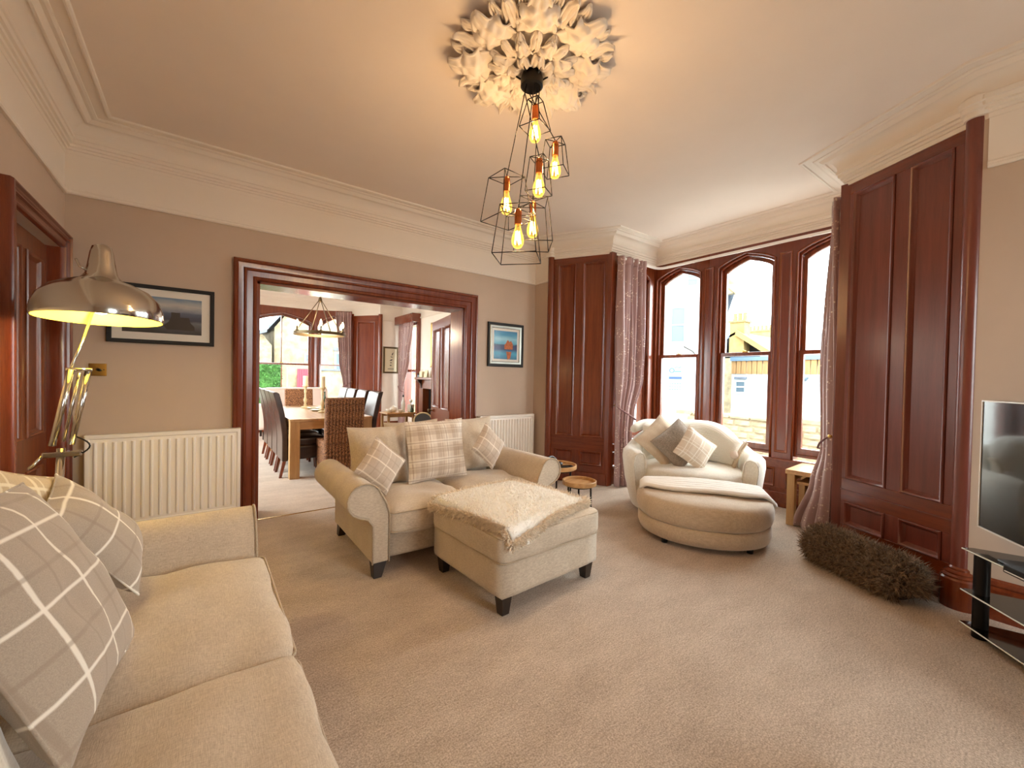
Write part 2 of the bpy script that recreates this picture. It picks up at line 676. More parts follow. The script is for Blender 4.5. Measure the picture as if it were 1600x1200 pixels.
bump(nt, b, a2.outputs[0], 0.55, 0.006)
CARPET = m

# curtain cloth: mauve satin with pale blossom sprigs
m, nt, b = base_mat('mauve_curtain')
v = coords(nt, (1, 1, 1))
vo = N(nt, 'ShaderNodeTexVoronoi')
vo.inputs['Scale'].default_value = 42
nt.links.new(v, vo.inputs['Vector'])
spots = ramp(nt, vo.outputs['Distance'], [(0.22, (1, 1, 1)), (0.34, (0, 0, 0))])
clus = ramp(nt, noise_n(nt, v, 7.0, 3), [(0.5, (0, 0, 0)), (0.6, (1, 1, 1))])
mm = N(nt, 'ShaderNodeMix', data_type='RGBA', blend_type='MULTIPLY')
mm.inputs['Factor'].default_value = 1.0
nt.links.new(spots, mm.inputs['A'])
nt.links.new(clus, mm.inputs['B'])
mc = N(nt, 'ShaderNodeMix', data_type='RGBA')
nt.links.new(mm.outputs['Result'], mc.inputs['Factor'])
mc.inputs['A'].default_value = (*lin((164, 132, 130)), 1)
mc.inputs['B'].default_value = (*lin((240, 226, 212)), 1)
nt.links.new(mc.outputs['Result'], b.inputs['Base Color'])
b.inputs['Roughness'].default_value = 0.42
b.inputs['Sheen Weight'].default_value = 0.4
bump(nt, b, noise_n(nt, coords(nt, (300, 300, 20)), 1.0, 2), 0.15, 0.001)
CURTAIN = m
LINING = mat('curtain_lining', (236, 230, 220), 0.9)
ROPE = mat('mauve_rope', (128, 92, 92), 0.8, bs=0.6, bscale=200)

# woven seagrass
m, nt, b = base_mat('woven_seagrass')
v = coords(nt, (1, 1, 1))
wv = N(nt, 'ShaderNodeTexWave', wave_type='BANDS', bands_direction='DIAGONAL')
wv.inputs['Scale'].default_value = 16
wv.inputs['Distortion'].default_value = 2.5
wv.inputs['Detail'].default_value = 2
nt.links.new(v, wv.inputs['Vector'])
vo = N(nt, 'ShaderNodeTexVoronoi')
vo.inputs['Scale'].default_value = 75
nt.links.new(v, vo.inputs['Vector'])
nt.links.new(ramp(nt, vo.outputs['Distance'], [(0.1, lin((186, 136, 92))), (0.55, lin((126, 82, 52))), (0.9, lin((58, 34, 22)))]), b.inputs['Base Color'])
b.inputs['Roughness'].default_value = 0.75
bump(nt, b, vo.outputs['Distance'], -0.9, 0.012)
WICKER = m

# cloths of the scatter cushions
TAUPE_CHECK = plaid('taupe_windowpane_check', (178, 164, 148), [(0.0, 0.006, (244, 238, 226), 0.95), (0.09, 0.006, (158, 142, 126), 0.6)],
                    [(0.0, 0.004, (244, 238, 226), 0.95), (0.075, 0.005, (158, 142, 126), 0.55)], 0.19, 0.165)
GOLD_CHECK = plaid('sand_check', (206, 184, 148), [(0.0, 0.006, (240, 228, 200), 0.9), (0.03, 0.004, (240, 228, 200), 0.7)],
                   [(0.0, 0.006, (240, 228, 200), 0.9), (0.07, 0.008, (178, 152, 110), 0.5)], 0.14, 0.14)
TARTAN = plaid('taupe_tartan', (220, 206, 190), [(0.0, 0.026, (172, 150, 130), 0.5), (0.012, 0.003, (232, 222, 206), 0.55), (0.062, 0.016, (236, 228, 216), 0.6), (0.062, 0.003, (168, 146, 128), 0.7)],
               [(0.0, 0.024, (172, 150, 130), 0.45), (0.01, 0.0025, (232, 222, 206), 0.5), (0.062, 0.015, (236, 228, 216), 0.55), (0.062, 0.003, (168, 146, 128), 0.7)], 0.14, 0.14)
PALE_CHECK = plaid('pale_taupe_check', (196, 178, 160), [(0.0, 0.0035, (232, 220, 204), 0.6), (0.055, 0.005, (166, 148, 132), 0.4)],
                   [(0.0, 0.004, (236, 224, 208), 0.85), (0.055, 0.005, (166, 148, 132), 0.4)], 0.115, 0.115)
OAT_CHECK = plaid('oatmeal_check', (222, 206, 186), [(0.0, 0.004, (246, 240, 230), 0.9), (0.03, 0.0025, (246, 240, 230), 0.7)],
                  [(0.0, 0.004, (246, 240, 230), 0.9), (0.03, 0.0025, (246, 240, 230), 0.7)], 0.11, 0.11)
OATMEAL = weave('oatmeal_cloth', (216, 200, 178), (188, 168, 144))

# bulbs
def bulb_glass():
    m = bpy.data.materials.new('amber_bulb_glass')
    m.use_nodes = True
    nt = m.node_tree
    nt.nodes.remove(nt.nodes['Principled BSDF'])
    t = N(nt, 'ShaderNodeBsdfTransparent')
    t.inputs['Color'].default_value = (1.0, 0.9, 0.6, 1)
    e = N(nt, 'ShaderNodeEmission')
    e.inputs['Color'].default_value = (1.0, 0.5, 0.08, 1)
    e.inputs['Strength'].default_value = 1.6
    lw = N(nt, 'ShaderNodeLayerWeight')
    lw.inputs['Blend'].default_value = 0.45
    mx = N(nt, 'ShaderNodeMixShader')
    nt.links.new(lw.outputs['Facing'], mx.inputs[0])
    nt.links.new(t.outputs[0], mx.inputs[1])
    nt.links.new(e.outputs[0], mx.inputs[2])
    nt.links.new(mx.outputs[0], nt.nodes['Material Output'].inputs['Surface'])
    return m


BULB = bulb_glass()
FILAMENT = emit('filament', (255, 205, 110), 14)
GLOWBULB = emit('lit_bulb', (255, 236, 170), 12)


def point(name, parent, loc, col, power, r=0.03):
    l = bpy.data.lights.new(name, 'POINT')
    l.color, l.energy, l.shadow_soft_size = col, power, r
    o = bpy.data.objects.new(name, l)
    C.objects.link(o)
    o.parent = parent
    o.location = loc
    return o

# ---------------------------------------------------------------- room shell
XL, XR, YB, YR, ZC = -0.779, 3.496, 4.179, -2.4, 3.0
P_R0, P_R1 = (3.53, 0.33), (3.89, 1.0)        # splayed reveal by the television
P_L1, P_L0 = (3.872, 3.245), (3.518, 3.88)    # splayed reveal by the sofa
XW = 4.76
BAYR, BAYL = (XW, 0.98), (XW, 3.232)

o = MB().box(XL - 0.1, 5.0, YR - 0.1, 4.14, -0.06, 0.0).build('floor', CARPET)
tag(o, 'beige cut pile carpet of the sitting room', kind='structure')
o = MB().box(-1.4, 4.2, 4.15, 11.0, -0.06, 0.0).build('floor_dining', CARPET)
tag(o, 'beige carpet of the dining room beyond the wide opening', kind='structure')
t = struct('trim_1', 'thin carpet joint across the wide opening')
MB().box(0.3, 2.5, 4.139, 4.151, -0.02, 0.004).build('strip', BRASS, t)
o = MB().box(XL - 0.2, 5.1, YR - 0.2, 4.3, ZC, ZC + 0.1).build('ceiling', CEIL)
tag(o, 'white ceiling of the sitting room', kind='structure')
o = MB().box(-1.5, 4.3, 4.3, 11.1, ZC, ZC + 0.1).build('ceiling_dining', CEIL)
tag(o, 'white ceiling of the dining room', kind='structure')

# left wall with a door opening, back wall with the wide opening
DY0, DY1, DZ = 3.15, 4.075, 2.10
o = MB().box(XL - 0.2, XL, YR - 0.2, DY0, 0, ZC).box(XL - 0.2, XL, DY1, YB + 0.28, 0, ZC).box(XL - 0.2, XL, DY0, DY1, DZ, ZC).build('wall_left', WALL)
tag(o, 'taupe painted wall with the panelled door', kind='structure')
OX0, OX1, OZ, YB2 = 0.37, 2.42, 2.067, 4.46
o = MB().box(XL, OX0, YB, YB2, 0, ZC).box(OX1, XR + 0.3, YB, YB2, 0, ZC).box(OX0, OX1, YB, YB2, OZ, ZC).build('wall_back', WALL)
tag(o, 'taupe painted wall around the wide opening', kind='structure')
o = MB().box(XR, XR + 0.25, YR - 0.2, P_R0[1] - 0.03, 0, ZC).build('wall_right', WALL)
tag(o, 'taupe painted wall behind the television', kind='structure')
o = MB().box(XR, XR + 0.25, 3.885, YB, 0, ZC).build('wall_right_return', WALL)
tag(o, 'narrow taupe wall return between radiator and panelling', kind='structure')
ADDED_RW = ((1.6, 2.9),)  # opening for the added window, gives extra daylight from behind
mb = MB().box(XL - 0.2, XR + 0.25, YR - 0.2, YR, 0, 0.55).box(XL - 0.2, XR + 0.25, YR - 0.2, YR, 2.45, ZC)
for a, b_ in ((XL - 0.2, ADDED_RW[0][0]), (ADDED_RW[0][1], XR + 0.25)):
    mb.box(a, b_, YR - 0.2, YR, 0.55, 2.45)
o = mb.build('wall_rear', WALL)
tag(o, 'taupe painted wall behind the viewpoint', kind='structure')

# cornice all round, frieze and picture rail on the painted walls
CORN = [(0.0, 2.775), (0.008, 2.775), (0.01, 2.80), (0.02, 2.803), (0.022, 2.818), (0.034, 2.822), (0.036, 2.838), (0.05, 2.842), (0.054, 2.864), (0.062, 2.868), (0.062, 2.893),
        (0.055, 2.897), (0.062, 2.925), (0.08, 2.952), (0.105, 2.968), (0.122, 2.972), (0.124, 2.964), (0.136, 2.966), (0.15, 2.978), (0.158, 2.988), (0.176, 2.985), (0.19, 2.99), (0.192, 2.996), (0.243, 2.996), (0.247, 2.988), (0.256, 2.986),
        (0.266, 2.99), (0.27, 3.0)]
PATH = [(XR, YR), (XR, 0.27), P_R0, P_R1, BAYR, BAYL, P_L1, P_L0, (XR, 3.92), (XR, YB), (XL, YB), (XL, YR)]
t = struct('trim_2', 'white moulded plaster cornice around the ceiling')
MB().sweep(PATH, CORN, closed=True).build('moulding', WHITE, t, smooth=True, angle=0.5)
for (cx, cy, s) in ((P_R0[0] - 0.005, P_R0[1] - 0.02, 1), (P_L0[0] - 0.005, P_L0[1] + 0.02, 1)):
    MB().lathe([(0.0, 2.80), (0.062, 2.80), (0.064, 2.83), (0.075, 2.835), (0.078, 2.86), (0.088, 2.865), (0.09, 2.90), (0.06, 2.93), (0.0, 2.93)], (cx, cy, 0), 24).build('cap', WHITE, t, smooth=True, angle=0.5)
RAILP = [(0.0, 2.497), (0.016, 2.497), (0.022, 2.505), (0.022, 2.513), (0.015, 2.517), (0.018, 2.527), (0.014, 2.535), (0.005, 2.537), (0.005, 2.778)]
t = struct('trim_3', 'white picture rail and frieze above the taupe walls')
MB().sweep([(XR, 3.90), (XR, YB), (XL, YB), (XL, YR)], RAILP).build('rail', WHITE, t, smooth=True, angle=0.5)
MB().sweep([(XR, YR), (XR, 0.27)], RAILP).build('rail', WHITE, t, smooth=True, angle=0.5)
SKIRT = [(0.0, 0.0), (0.022, 0.0), (0.022, 0.165), (0.014, 0.18), (0.018, 0.19), (0.012, 0.212), (0.0, 0.222)]
for nm, pth, lb in (('baseboard_right', [(XR, YR), (XR, 0.25)], 'tall mahogany skirting behind the television stand'),
                    ('baseboard_return', [(XR, 3.93), (XR, YB), (OX1 + 0.16, YB)], 'tall mahogany skirting behind the small radiator'),
                    ('baseboard_back', [(OX0 - 0.16, YB), (XL, YB)], 'tall mahogany skirting behind the long radiator'),
                    ('baseboard_left', [(XL, DY0 - 0.1), (XL, YR)], 'tall mahogany skirting behind the long sofa')):
    tag(MB().sweep(pth, SKIRT).build(nm, MAHOG_X, None, smooth=True, angle=0.4), lb, kind='structure')

# ---------------------------------------------------------------- panelling
PMOULD = [(0.0, 0.0), (0.0, 0.006), (0.006, 0.012), (0.014, 0.008), (0.02, -0.004), (0.03, -0.010), (0.034, -0.018)]


def panel_set(par, x0, x1, z0, z1, rows, y=0.0, th=0.03, m=None, mx=None, back=True):
    """framed panelling in the parent's x-z plane, front face at y; rows = [(z0, z1, [(x0, x1), ...])] of sunk fields"""
    m = m or MAHOG
    mx = mx or MAHOG_X
    zs = [z0]
    for (a, b_, xs) in rows:
        MB().box(x0, x1, y - th, y, zs[-1], a).build('rail', mx, par, bevel=0.002)
        e = [x0]
        for (p, q) in xs:
            MB().box(e[-1], p, y - th, y, a, b_).build('stile', m, par, bevel=0.002)
            MB().loop(p, q, a, b_, PMOULD, y).build('panel_moulding', m, par, smooth=True, angle=0.7)
            MB().box(p + 0.03, q - 0.03, y - th, y - 0.017, a + 0.03, b_ - 0.03).build('panel', m, par)
            e.append(q)
        MB().box(e[-1], x1, y - th, y, a, b_).build('stile', m, par, bevel=0.002)
        zs.append(b_)
    MB().box(x0, x1, y - th, y, zs[-1], z1).build('rail', mx, par, bevel=0.002)
    if back:
        MB().box(x0, x1, y - th - 0.012, y - th, z0, z1).build('backing', m, par)


def reveal(nm, a, b_, label, m, flip=False):
    d = Vector(b_) - Vector(a)
    W = d.length
    t = struct(nm, label, (a[0], a[1], 0), math.atan2(d.y, d.x))
    ed = [(W * 0.11, W * 0.425), (W * 0.545, W * 0.925)]
    if flip:
        ed = [(W * 0.075, W * 0.455), (W * 0.575, W * 0.89)]
    panel_set(t, 0.0, W, 0.0, 2.80, [(0.225, 0.40, ed), (0.57, 2.70, ed)], 0, 0.03, m)
    MB().prism([(-0.0, 0.0), (W, 0.0), (W, 0.022), (0.0, 0.022)], 0.0, 0.14, 'z').build('plinth', m, t, bevel=0.006)
    MB().box(0, W, -0.004, 0.004, 0.482, 0.488).build('bead', m, t)
    return t, W


t, W = reveal('trim_4', P_R0, P_R1, 'tall plum stained panelled window reveal above the fur roll', PLUM)
MB().lathe([(0.042, 0.2), (0.042, 2.82), (0.0, 2.82)], (-0.012, 0.0, 0), 20).build('post', PLUM, t, smooth=True, angle=0.6)
MB().lathe([(0.085, 0.0), (0.085, 0.165), (0.078, 0.175), (0.08, 0.185), (0.066, 0.195), (0.068, 0.203), (0.05, 0.215), (0.05, 0.225), (0.042, 0.235)], (-0.012, 0, 0), 24).build('post_base', MAHOG, t, smooth=True, angle=0.4)
t, W = reveal('trim_5', P_L1, P_L0, 'tall mahogany panelled window reveal beside the two small round tables', MAHOG, True)
MB().lathe([(0.042, 0.2), (0.042, 2.82), (0.0, 2.82)], (W + 0.012, 0.0, 0), 20).build('post', MAHOG, t, smooth=True, angle=0.6)
MB().lathe([(0.085, 0.0), (0.085, 0.165), (0.078, 0.175), (0.066, 0.195), (0.068, 0.203), (0.05, 0.215), (0.042, 0.235)], (W + 0.012, 0, 0), 24).build('post_base', MAHOG, t, smooth=True, angle=0.4)
# end posts where the reveals meet the bay
for q, mm in ((P_R1, PLUM), (P_L1, MAHOG)):
    tt = struct('trim_6' if q is P_R1 else 'trim_7', 'plain wooden corner post of the %s window reveal' % ('plum' if q is P_R1 else 'mahogany'))
    MB().box(q[0] - 0.014, q[0] + 0.07, q[1] - 0.035, q[1] + 0.035, 0, 2.79).build('post', mm, tt, bevel=0.004)

# solid masonry behind the reveals
for nm, poly in (('wall_reveal', [(3.574, 0.306), (3.934, 0.976), (4.12, 0.84), (4.12, 0.2), (3.56, 0.2)]), ('wall_reveal_return', [(3.562, 3.904), (3.916, 3.269), (4.12, 3.42), (4.12, 4.1), (3.76, 4.1)])):
    tag(MB().prism(poly, 0.0, ZC, 'z').build(nm, WALL), 'masonry behind the panelled window reveal', kind='structure')
# ---------------------------------------------------------------- arched sash windows
SPR, RISE = 2.585, 0.12


def arch(c, hw, zs, rise, n=8):
    """points from the right spring over the apex to the left spring"""
    pts = []
    for i in range(2 * n + 1):
        s = 1 - i / n
        pts.append((c + hw * s, zs + rise * (1 - (0.72 * abs(s) + 0.28 * abs(s) ** 4))))
    return pts


def ring(mb, outer, inner, y0, y1):
    n = len(outer)
    vs = [(p[0], y, p[1]) for y in (y0, y1) for l in (outer, inner) for p in l]
    fs = []
    for i in range(n):
        j = (i + 1) % n
        fs += [(i, j, n + j, n + i), (2 * n + i, 3 * n + i, 3 * n + j, 2 * n + j), (i, 2 * n + i, 2 * n + j, j), (n + i, n + j, 3 * n + j, 3 * n + i)]
    return mb.add(vs, fs)


def board_with_arch(par, c, half, hw, z0, z1, m, y0=-0.16, y1=0.0, zs=SPR, rise=RISE, name='board'):
    poly = [(c - half, z0), (c - half, z1), (c + half, z1), (c + half, z0), (c + hw, z0)] + arch(c, hw, zs, rise) + [(c - hw, z0)]
    MB().prism(poly, y0, y1, 'y').build(name, m, par)
    edge = [(c + hw, y1, z0)] + [(p[0], y1, p[1]) for p in arch(c, hw, zs, rise)] + [(c - hw, y1, z0)]
    MB().tube(edge, 0.011, 8).build('bead', m, par, smooth=True)


def sash_window(nm, label, loc, rz, hw, m, z0=0.53, meet=1.59, zs=SPR, rise=RISE, bars=(), yo=-0.075):
    t = struct(nm, label, loc, rz)
    fw = 0.026
    # lining frame
    o_ = [(hw, z0)] + arch(0, hw, zs, rise) + [(-hw, z0)]
    i_ = [(hw - fw, z0 + fw)] + arch(0, hw - fw, zs, rise - 0.006) + [(-hw + fw, z0 + fw)]
    i_ = [(p[0], p[1] - (0.02 if 0 < k < len(i_) - 1 else 0)) for k, p in enumerate(i_)]
    ring(MB(), o_, i_, yo - 0.07, yo + 0.035).build('frame', m, t, bevel=0.003)
    h2 = hw - fw - 0.001
    sw = 0.036
    # upper sash, set back
    o_ = [(h2, meet - 0.02)] + [(p[0], p[1] - 0.022) for p in arch(0, h2, zs, rise - 0.006)] + [(-h2, meet - 0.02)]
    i_ = [(h2 - sw, meet + 0.022)] + [(p[0], p[1] - 0.056) for p in arch(0, h2 - sw, zs, rise - 0.008)] + [(-h2 + sw, meet + 0.022)]
    up = ring(MB(), o_, i_, yo - 0.055, yo - 0.015).build('upper_sash', m, t, bevel=0.004)
    MB().prism(i_, yo - 0.037, yo - 0.033, 'y').build('pane', GLASS, t)
    # lower sash, nearer the room
    o_ = [(h2, z0 + fw), (h2, meet + 0.02), (-h2, meet + 0.02), (-h2, z0 + fw)]
    i_ = [(h2 - sw, z0 + 0.09), (h2 - sw, meet - 0.02), (-h2 + sw, meet - 0.02), (-h2 + sw, z0 + 0.09)]
    ring(MB(), o_, i_, yo - 0.012, yo + 0.028).build('lower_sash', m, t, bevel=0.004)
    MB().prism(i_, yo + 0.006, yo + 0.010, 'y').build('pane', GLASS, t)
    for bx in bars:
        MB().box(bx - 0.01, bx + 0.01, yo - 0.05, yo - 0.02, meet, zs + rise - 0.07).build('glazing_bar', m, t)
        MB().box(bx - 0.01, bx + 0.01, yo - 0.01, yo + 0.025, z0 + 0.06, meet).build('glazing_bar', m, t)
    lk = MB().box(-0.03, 0.03, yo - 0.01, yo + 0.02, meet + 0.02, meet + 0.028).tube([(0, yo, meet + 0.03), (0.03, yo + 0.01, meet + 0.045)], 0.006, 6)
    lk.build('sash_catch', BRASS, t)
    return t


# front of the bay: local x runs along +y, local y points into the room
BC = 2.107
t = struct('wall_bay', 'mahogany framed front of the bay window', (XW, BC, 0), PI / 2)
for k, c in enumerate((-0.8, 0.0, 0.8)):
    lo, hi = (-1.13 if k == 0 else c - 0.4), (1.13 if k == 2 else c + 0.4)
    poly = [(lo, 0.50), (lo, 2.80), (hi, 2.80), (hi, 0.50), (c + 0.3, 0.50)] + arch(c, 0.3, SPR, RISE) + [(c - 0.3, 0.50)]
    MB().prism(poly, -0.16, 0.0, 'y').build('board', PLUM if k < 2 else MAHOG, t)
    edge = [(c + 0.3, 0.0, 0.50)] + [(p[0], 0.0, p[1]) for p in arch(c, 0.3, SPR, RISE)] + [(c - 0.3, 0.0, 0.50)]
    MB().tube(edge, 0.012, 8).build('bead', MAHOG, t, smooth=True)
for c in (-0.4, 0.4):
    MB().loop(c - 0.06, c + 0.06, 0.56, 2.62, [(0, 0), (0, 0.008), (0.008, 0.014), (0.018, 0.01), (0.024, 0.002)]).build('pilaster_moulding', MAHOG, t, smooth=True, angle=0.6)
MB().box(-1.13, 1.13, -0.02, 0.03, 0.472, 0.50).build('sill', MAHOG_Y, t, bevel=0.008)
panel_set(t, -1.13, 1.13, 0.0, 0.472, [(0.2, 0.40, [(-1.05, -0.45), (-0.35, 0.35), (0.45, 1.05)])], 0, 0.03, MAHOG, MAHOG_Y)
MB().box(-1.13, 1.13, 0.0, 0.018, 0.0, 0.15).build('skirting', MAHOG_Y, t, bevel=0.005)
MB().box(-1.3, 1.3, -0.2, -0.045, -0.02, 0.47).build('masonry', WALL, t)
sash_window('window_1', 'arched mahogany sash window by the oak nest of tables', (XW, BC - 0.8, 0), PI / 2, 0.3, MAHOG)
sash_window('window_2', 'middle arched mahogany sash window of the bay, behind the cuddle chair', (XW, BC, 0), PI / 2, 0.3, MAHOG)
sash_window('window_3', 'arched mahogany sash window of the bay showing the white house and sign', (XW, BC + 0.8, 0), PI / 2, 0.3, MAHOG)
# sides of the bay
for nm, wn, a, b_, lb, lw_ in (('wall_bay_side', 'window_4', P_R1, BAYR, 'mahogany framed side of the bay near the television', 'narrow arched sash window in the side of the bay near the television'),
                               ('wall_bay_return', 'window_5', BAYL, P_L1, 'mahogany framed side of the bay near the sofa', 'narrow arched sash window half hidden by a mauve curtain')):
    d = Vector(b_) - Vector(a)
    W = d.length
    rz = math.atan2(d.y, d.x)
    t = struct(nm, lb, (a[0], a[1], 0), rz)
    c = 0.50 if nm == 'wall_bay_side' else W - 0.50
    poly = [(0, 0.50), (0, 2.80), (W, 2.80), (W, 0.50), (c + 0.27, 0.50)] + arch(c, 0.27, SPR, RISE) + [(c - 0.27, 0.50)]
    MB().prism(poly, -0.16, 0.0, 'y').build('board', MAHOG, t)
    MB().tube([(c + 0.27, 0, 0.50)] + [(p[0], 0, p[1]) for p in arch(c, 0.27, SPR, RISE)] + [(c - 0.27, 0, 0.50)], 0.011, 8).build('bead', MAHOG, t, smooth=True)
    panel_set(t, 0, W, 0.0, 0.472, [(0.2, 0.40, [(0.1, W - 0.1)])], 0, 0.03, MAHOG, MAHOG_X)
    MB().box(0, W, -0.02, 0.03, 0.472, 0.50).build('sill', MAHOG_X, t, bevel=0.008)
    MB().box(-0.02, W + 0.02, -0.2, -0.045, -0.02, 0.47).build('masonry', WALL, t)
    ca, sa = math.cos(rz), math.sin(rz)
    sash_window(wn, lw_, (a[0] + ca * c, a[1] + sa * c, 0), rz, 0.27, MAHOG)

# ---------------------------------------------------------------- door and casings
CASE = [(-0.15, 0.0), (-0.15, 0.032), (-0.142, 0.044), (-0.128, 0.046), (-0.12, 0.034), (-0.10, 0.026), (-0.088, 0.024), (-0.082, 0.036), (-0.072, 0.038), (-0.066, 0.026), (-0.03, 0.020), (-0.022, 0.028), (-0.012, 0.03), (-0.004, 0.022), (0.0, 0.0)]
CASE_W = [(a * 1.15, h) for a, h in CASE]
t = struct('door_1', 'brown four panelled door beside the chrome floor lamp', (XL - 0.06, (DY0 + DY1) / 2, 0), -PI / 2)
hw = (DY1 - DY0) / 2 - 0.004
panel_set(t, -hw, hw, 0.006, DZ - 0.006, [(0.2, 0.66, [(-hw + 0.1, -0.05), (0.05, hw - 0.1)]), (0.86, 1.98, [(-hw + 0.1, -0.05), (0.05, hw - 0.1)])], 0.0, 0.035, TEAK, TEAK)
MB().lathe([(0.0, 0.05), (0.02, 0.048), (0.027, 0.035), (0.02, 0.02), (0.01, 0.012), (0.01, 0.0), (0.026, 0.0)], (0, 0, 0), 16).xf(Matrix.Translation((hw - 0.06, 0, 1.0)) @ Matrix.Rotation(-PI / 2, 4, 'X')).build('knob', BRASS, t, smooth=True)
t = struct('trim_8', 'moulded mahogany casing around the brown door', (XL, (DY0 + DY1) / 2, 0), -PI / 2)
MB().loop(-hw - 0.004, hw + 0.004, 0, DZ, [(a * 0.68, h) for a, h in CASE], 0, True).build('casing', MAHOG, t, smooth=True, angle=0.5)
MB().box(-hw - 0.004, -hw, -0.2, 0, 0, DZ).box(hw, hw + 0.004, -0.2, 0, 0, DZ).build('jamb', MAHOG, t)
t = struct('trim_9', 'wide moulded mahogany casing of the opening to the dining room', (0, YB, 0), PI)
MB().loop(-OX1, -OX0, 0, OZ, CASE_W, 0, True).build('casing', MAHOG, t, smooth=True, angle=0.5)
MB().box(-OX1, -OX1 + 0.02, YB - YB2, 0, 0, OZ).build('jamb', MAHOG, t)
MB().box(-OX0 - 0.02, -OX0, YB - YB2, 0, 0, OZ).build('jamb', MAHOG, t)
MB().box(-OX1, -OX0, YB - YB2, 0, OZ - 0.02, OZ).build('head', MAHOG_X, t)
# folded back leaf of the dining room doors
d = Vector((2.66, 5.50)) - Vector((2.44, 4.48))
t = struct('door_2', 'mahogany panelled door leaf standing open into the dining room', (2.44, 4.48, 0), math.atan2(d.y, d.x))
L = d.length
panel_set(t, 0, L, 0.008, 2.05, [(0.2, 0.60, [(0.1, L / 2 - 0.045), (L / 2 + 0.045, L - 0.1)]), (0.84, 1.93, [(0.1, L / 2 - 0.045), (L / 2 + 0.045, L - 0.1)])], 0, 0.045, MAHOG, MAHOG_X)
MB().lathe([(0.0, 0.06), (0.022, 0.056), (0.028, 0.04), (0.02, 0.024), (0.01, 0.014), (0.01, 0.0), (0.028, 0.0)], (0, 0, 0), 16).xf(Matrix.Translation((L - 0.05, 0, 0.78)) @ Matrix.Rotation(-PI / 2, 4, 'X')).build('knob', BRONZE, t, smooth=True)

# ---------------------------------------------------------------- dining room shell
DXR, DYF = 3.70, 9.2
DPATH = [(DXR, 4.46), (DXR, DYF), (3.18, DYF), (2.73, 9.8), (2.02, 10.2), (0.72, 10.2), (0.01, 9.8), (-0.44, DYF), (-1.2, DYF), (-1.2, 4.46)]
o = MB().box(DXR, DXR + 0.2, 4.3, 8.32, 0, ZC).box(DXR, DXR + 0.2, 9.06, DYF + 0.2, 0, ZC).box(DXR, DXR + 0.2, 8.32, 9.06, 2.45, ZC).box(DXR, DXR + 0.2, 8.32, 9.06, 0, 0.35).build('wall_dining_right', WALL2)
tag(o, 'pale wall of the dining room behind the fireplace', kind='structure')
o = MB().box(3.16, DXR, DYF, DYF + 0.2, 0, ZC).build('wall_dining_far', WALL2)
tag(o, 'pale far wall of the dining room with the botanical print', kind='structure')
o = MB().box(-1.4, -0.42, DYF, DYF + 0.2, 0, ZC).box(-1.4, -1.2, 4.3, 5.4, 0, ZC).box(-1.4, -1.2, 7.8, DYF, 0, ZC).box(-1.4, -1.2, 5.4, 7.8, 0, 0.55).box(-1.4, -1.2, 5.4, 7.8, 2.45, ZC).build('wall_dining_left', WALL2)
tag(o, 'pale wall of the dining room hidden by the casing', kind='structure')
t = struct('trim_10', 'white cornice of the dining room')
MB().sweep(DPATH, CORN, closed=True).build('moulding', WHITE, t, smooth=True, angle=0.5)
t = struct('trim_11', 'white picture rail of the dining room')
MB().sweep([(DXR, 4.46), (DXR, DYF), (3.19, DYF)], RAILP).build('rail', WHITE, t, smooth=True, angle=0.5)
tag(MB().sweep([(DXR, 4.46), (DXR, DYF), (3.19, DYF)], SKIRT).build('baseboard_dining', MAHOG, None, smooth=True, angle=0.4), 'mahogany skirting of the dining room', kind='structure')
for k, (a, b_) in enumerate((((3.18, DYF), (2.73, 9.8)), ((0.01, 9.8), (-0.44, DYF)))):
    d = Vector(b_) - Vector(a)
    t = struct('trim_%d' % (12 + k), 'mahogany panelled window reveal beside the %s' % ('botanical print' if k == 0 else 'hidden side of the dining bay'), (a[0], a[1], 0), math.atan2(d.y, d.x))
    panel_set(t, 0, d.length, 0, 2.62, [(0.25, 0.5, [(0.14, d.length - 0.14)]), (0.64, 2.48, [(0.14, d.length - 0.14)])], 0, 0.03)
    MB().box(0, d.length, -0.04, 0.0, 2.62, 2.80).build('frieze', WHITE, t)
    MB().lathe([(0.045, 0.0), (0.045, 2.64), (0.0, 2.64)], (0 if k == 0 else d.length, 0, 0), 16).build('post', MAHOG, t, smooth=True, angle=0.6)
    MB().box(d.length - 0.05 if k == 0 else -0.03, d.length + 0.03 if k == 0 else 0.05, -0.04, 0.03, 0, 2.66).build('post', MAHOG, t)
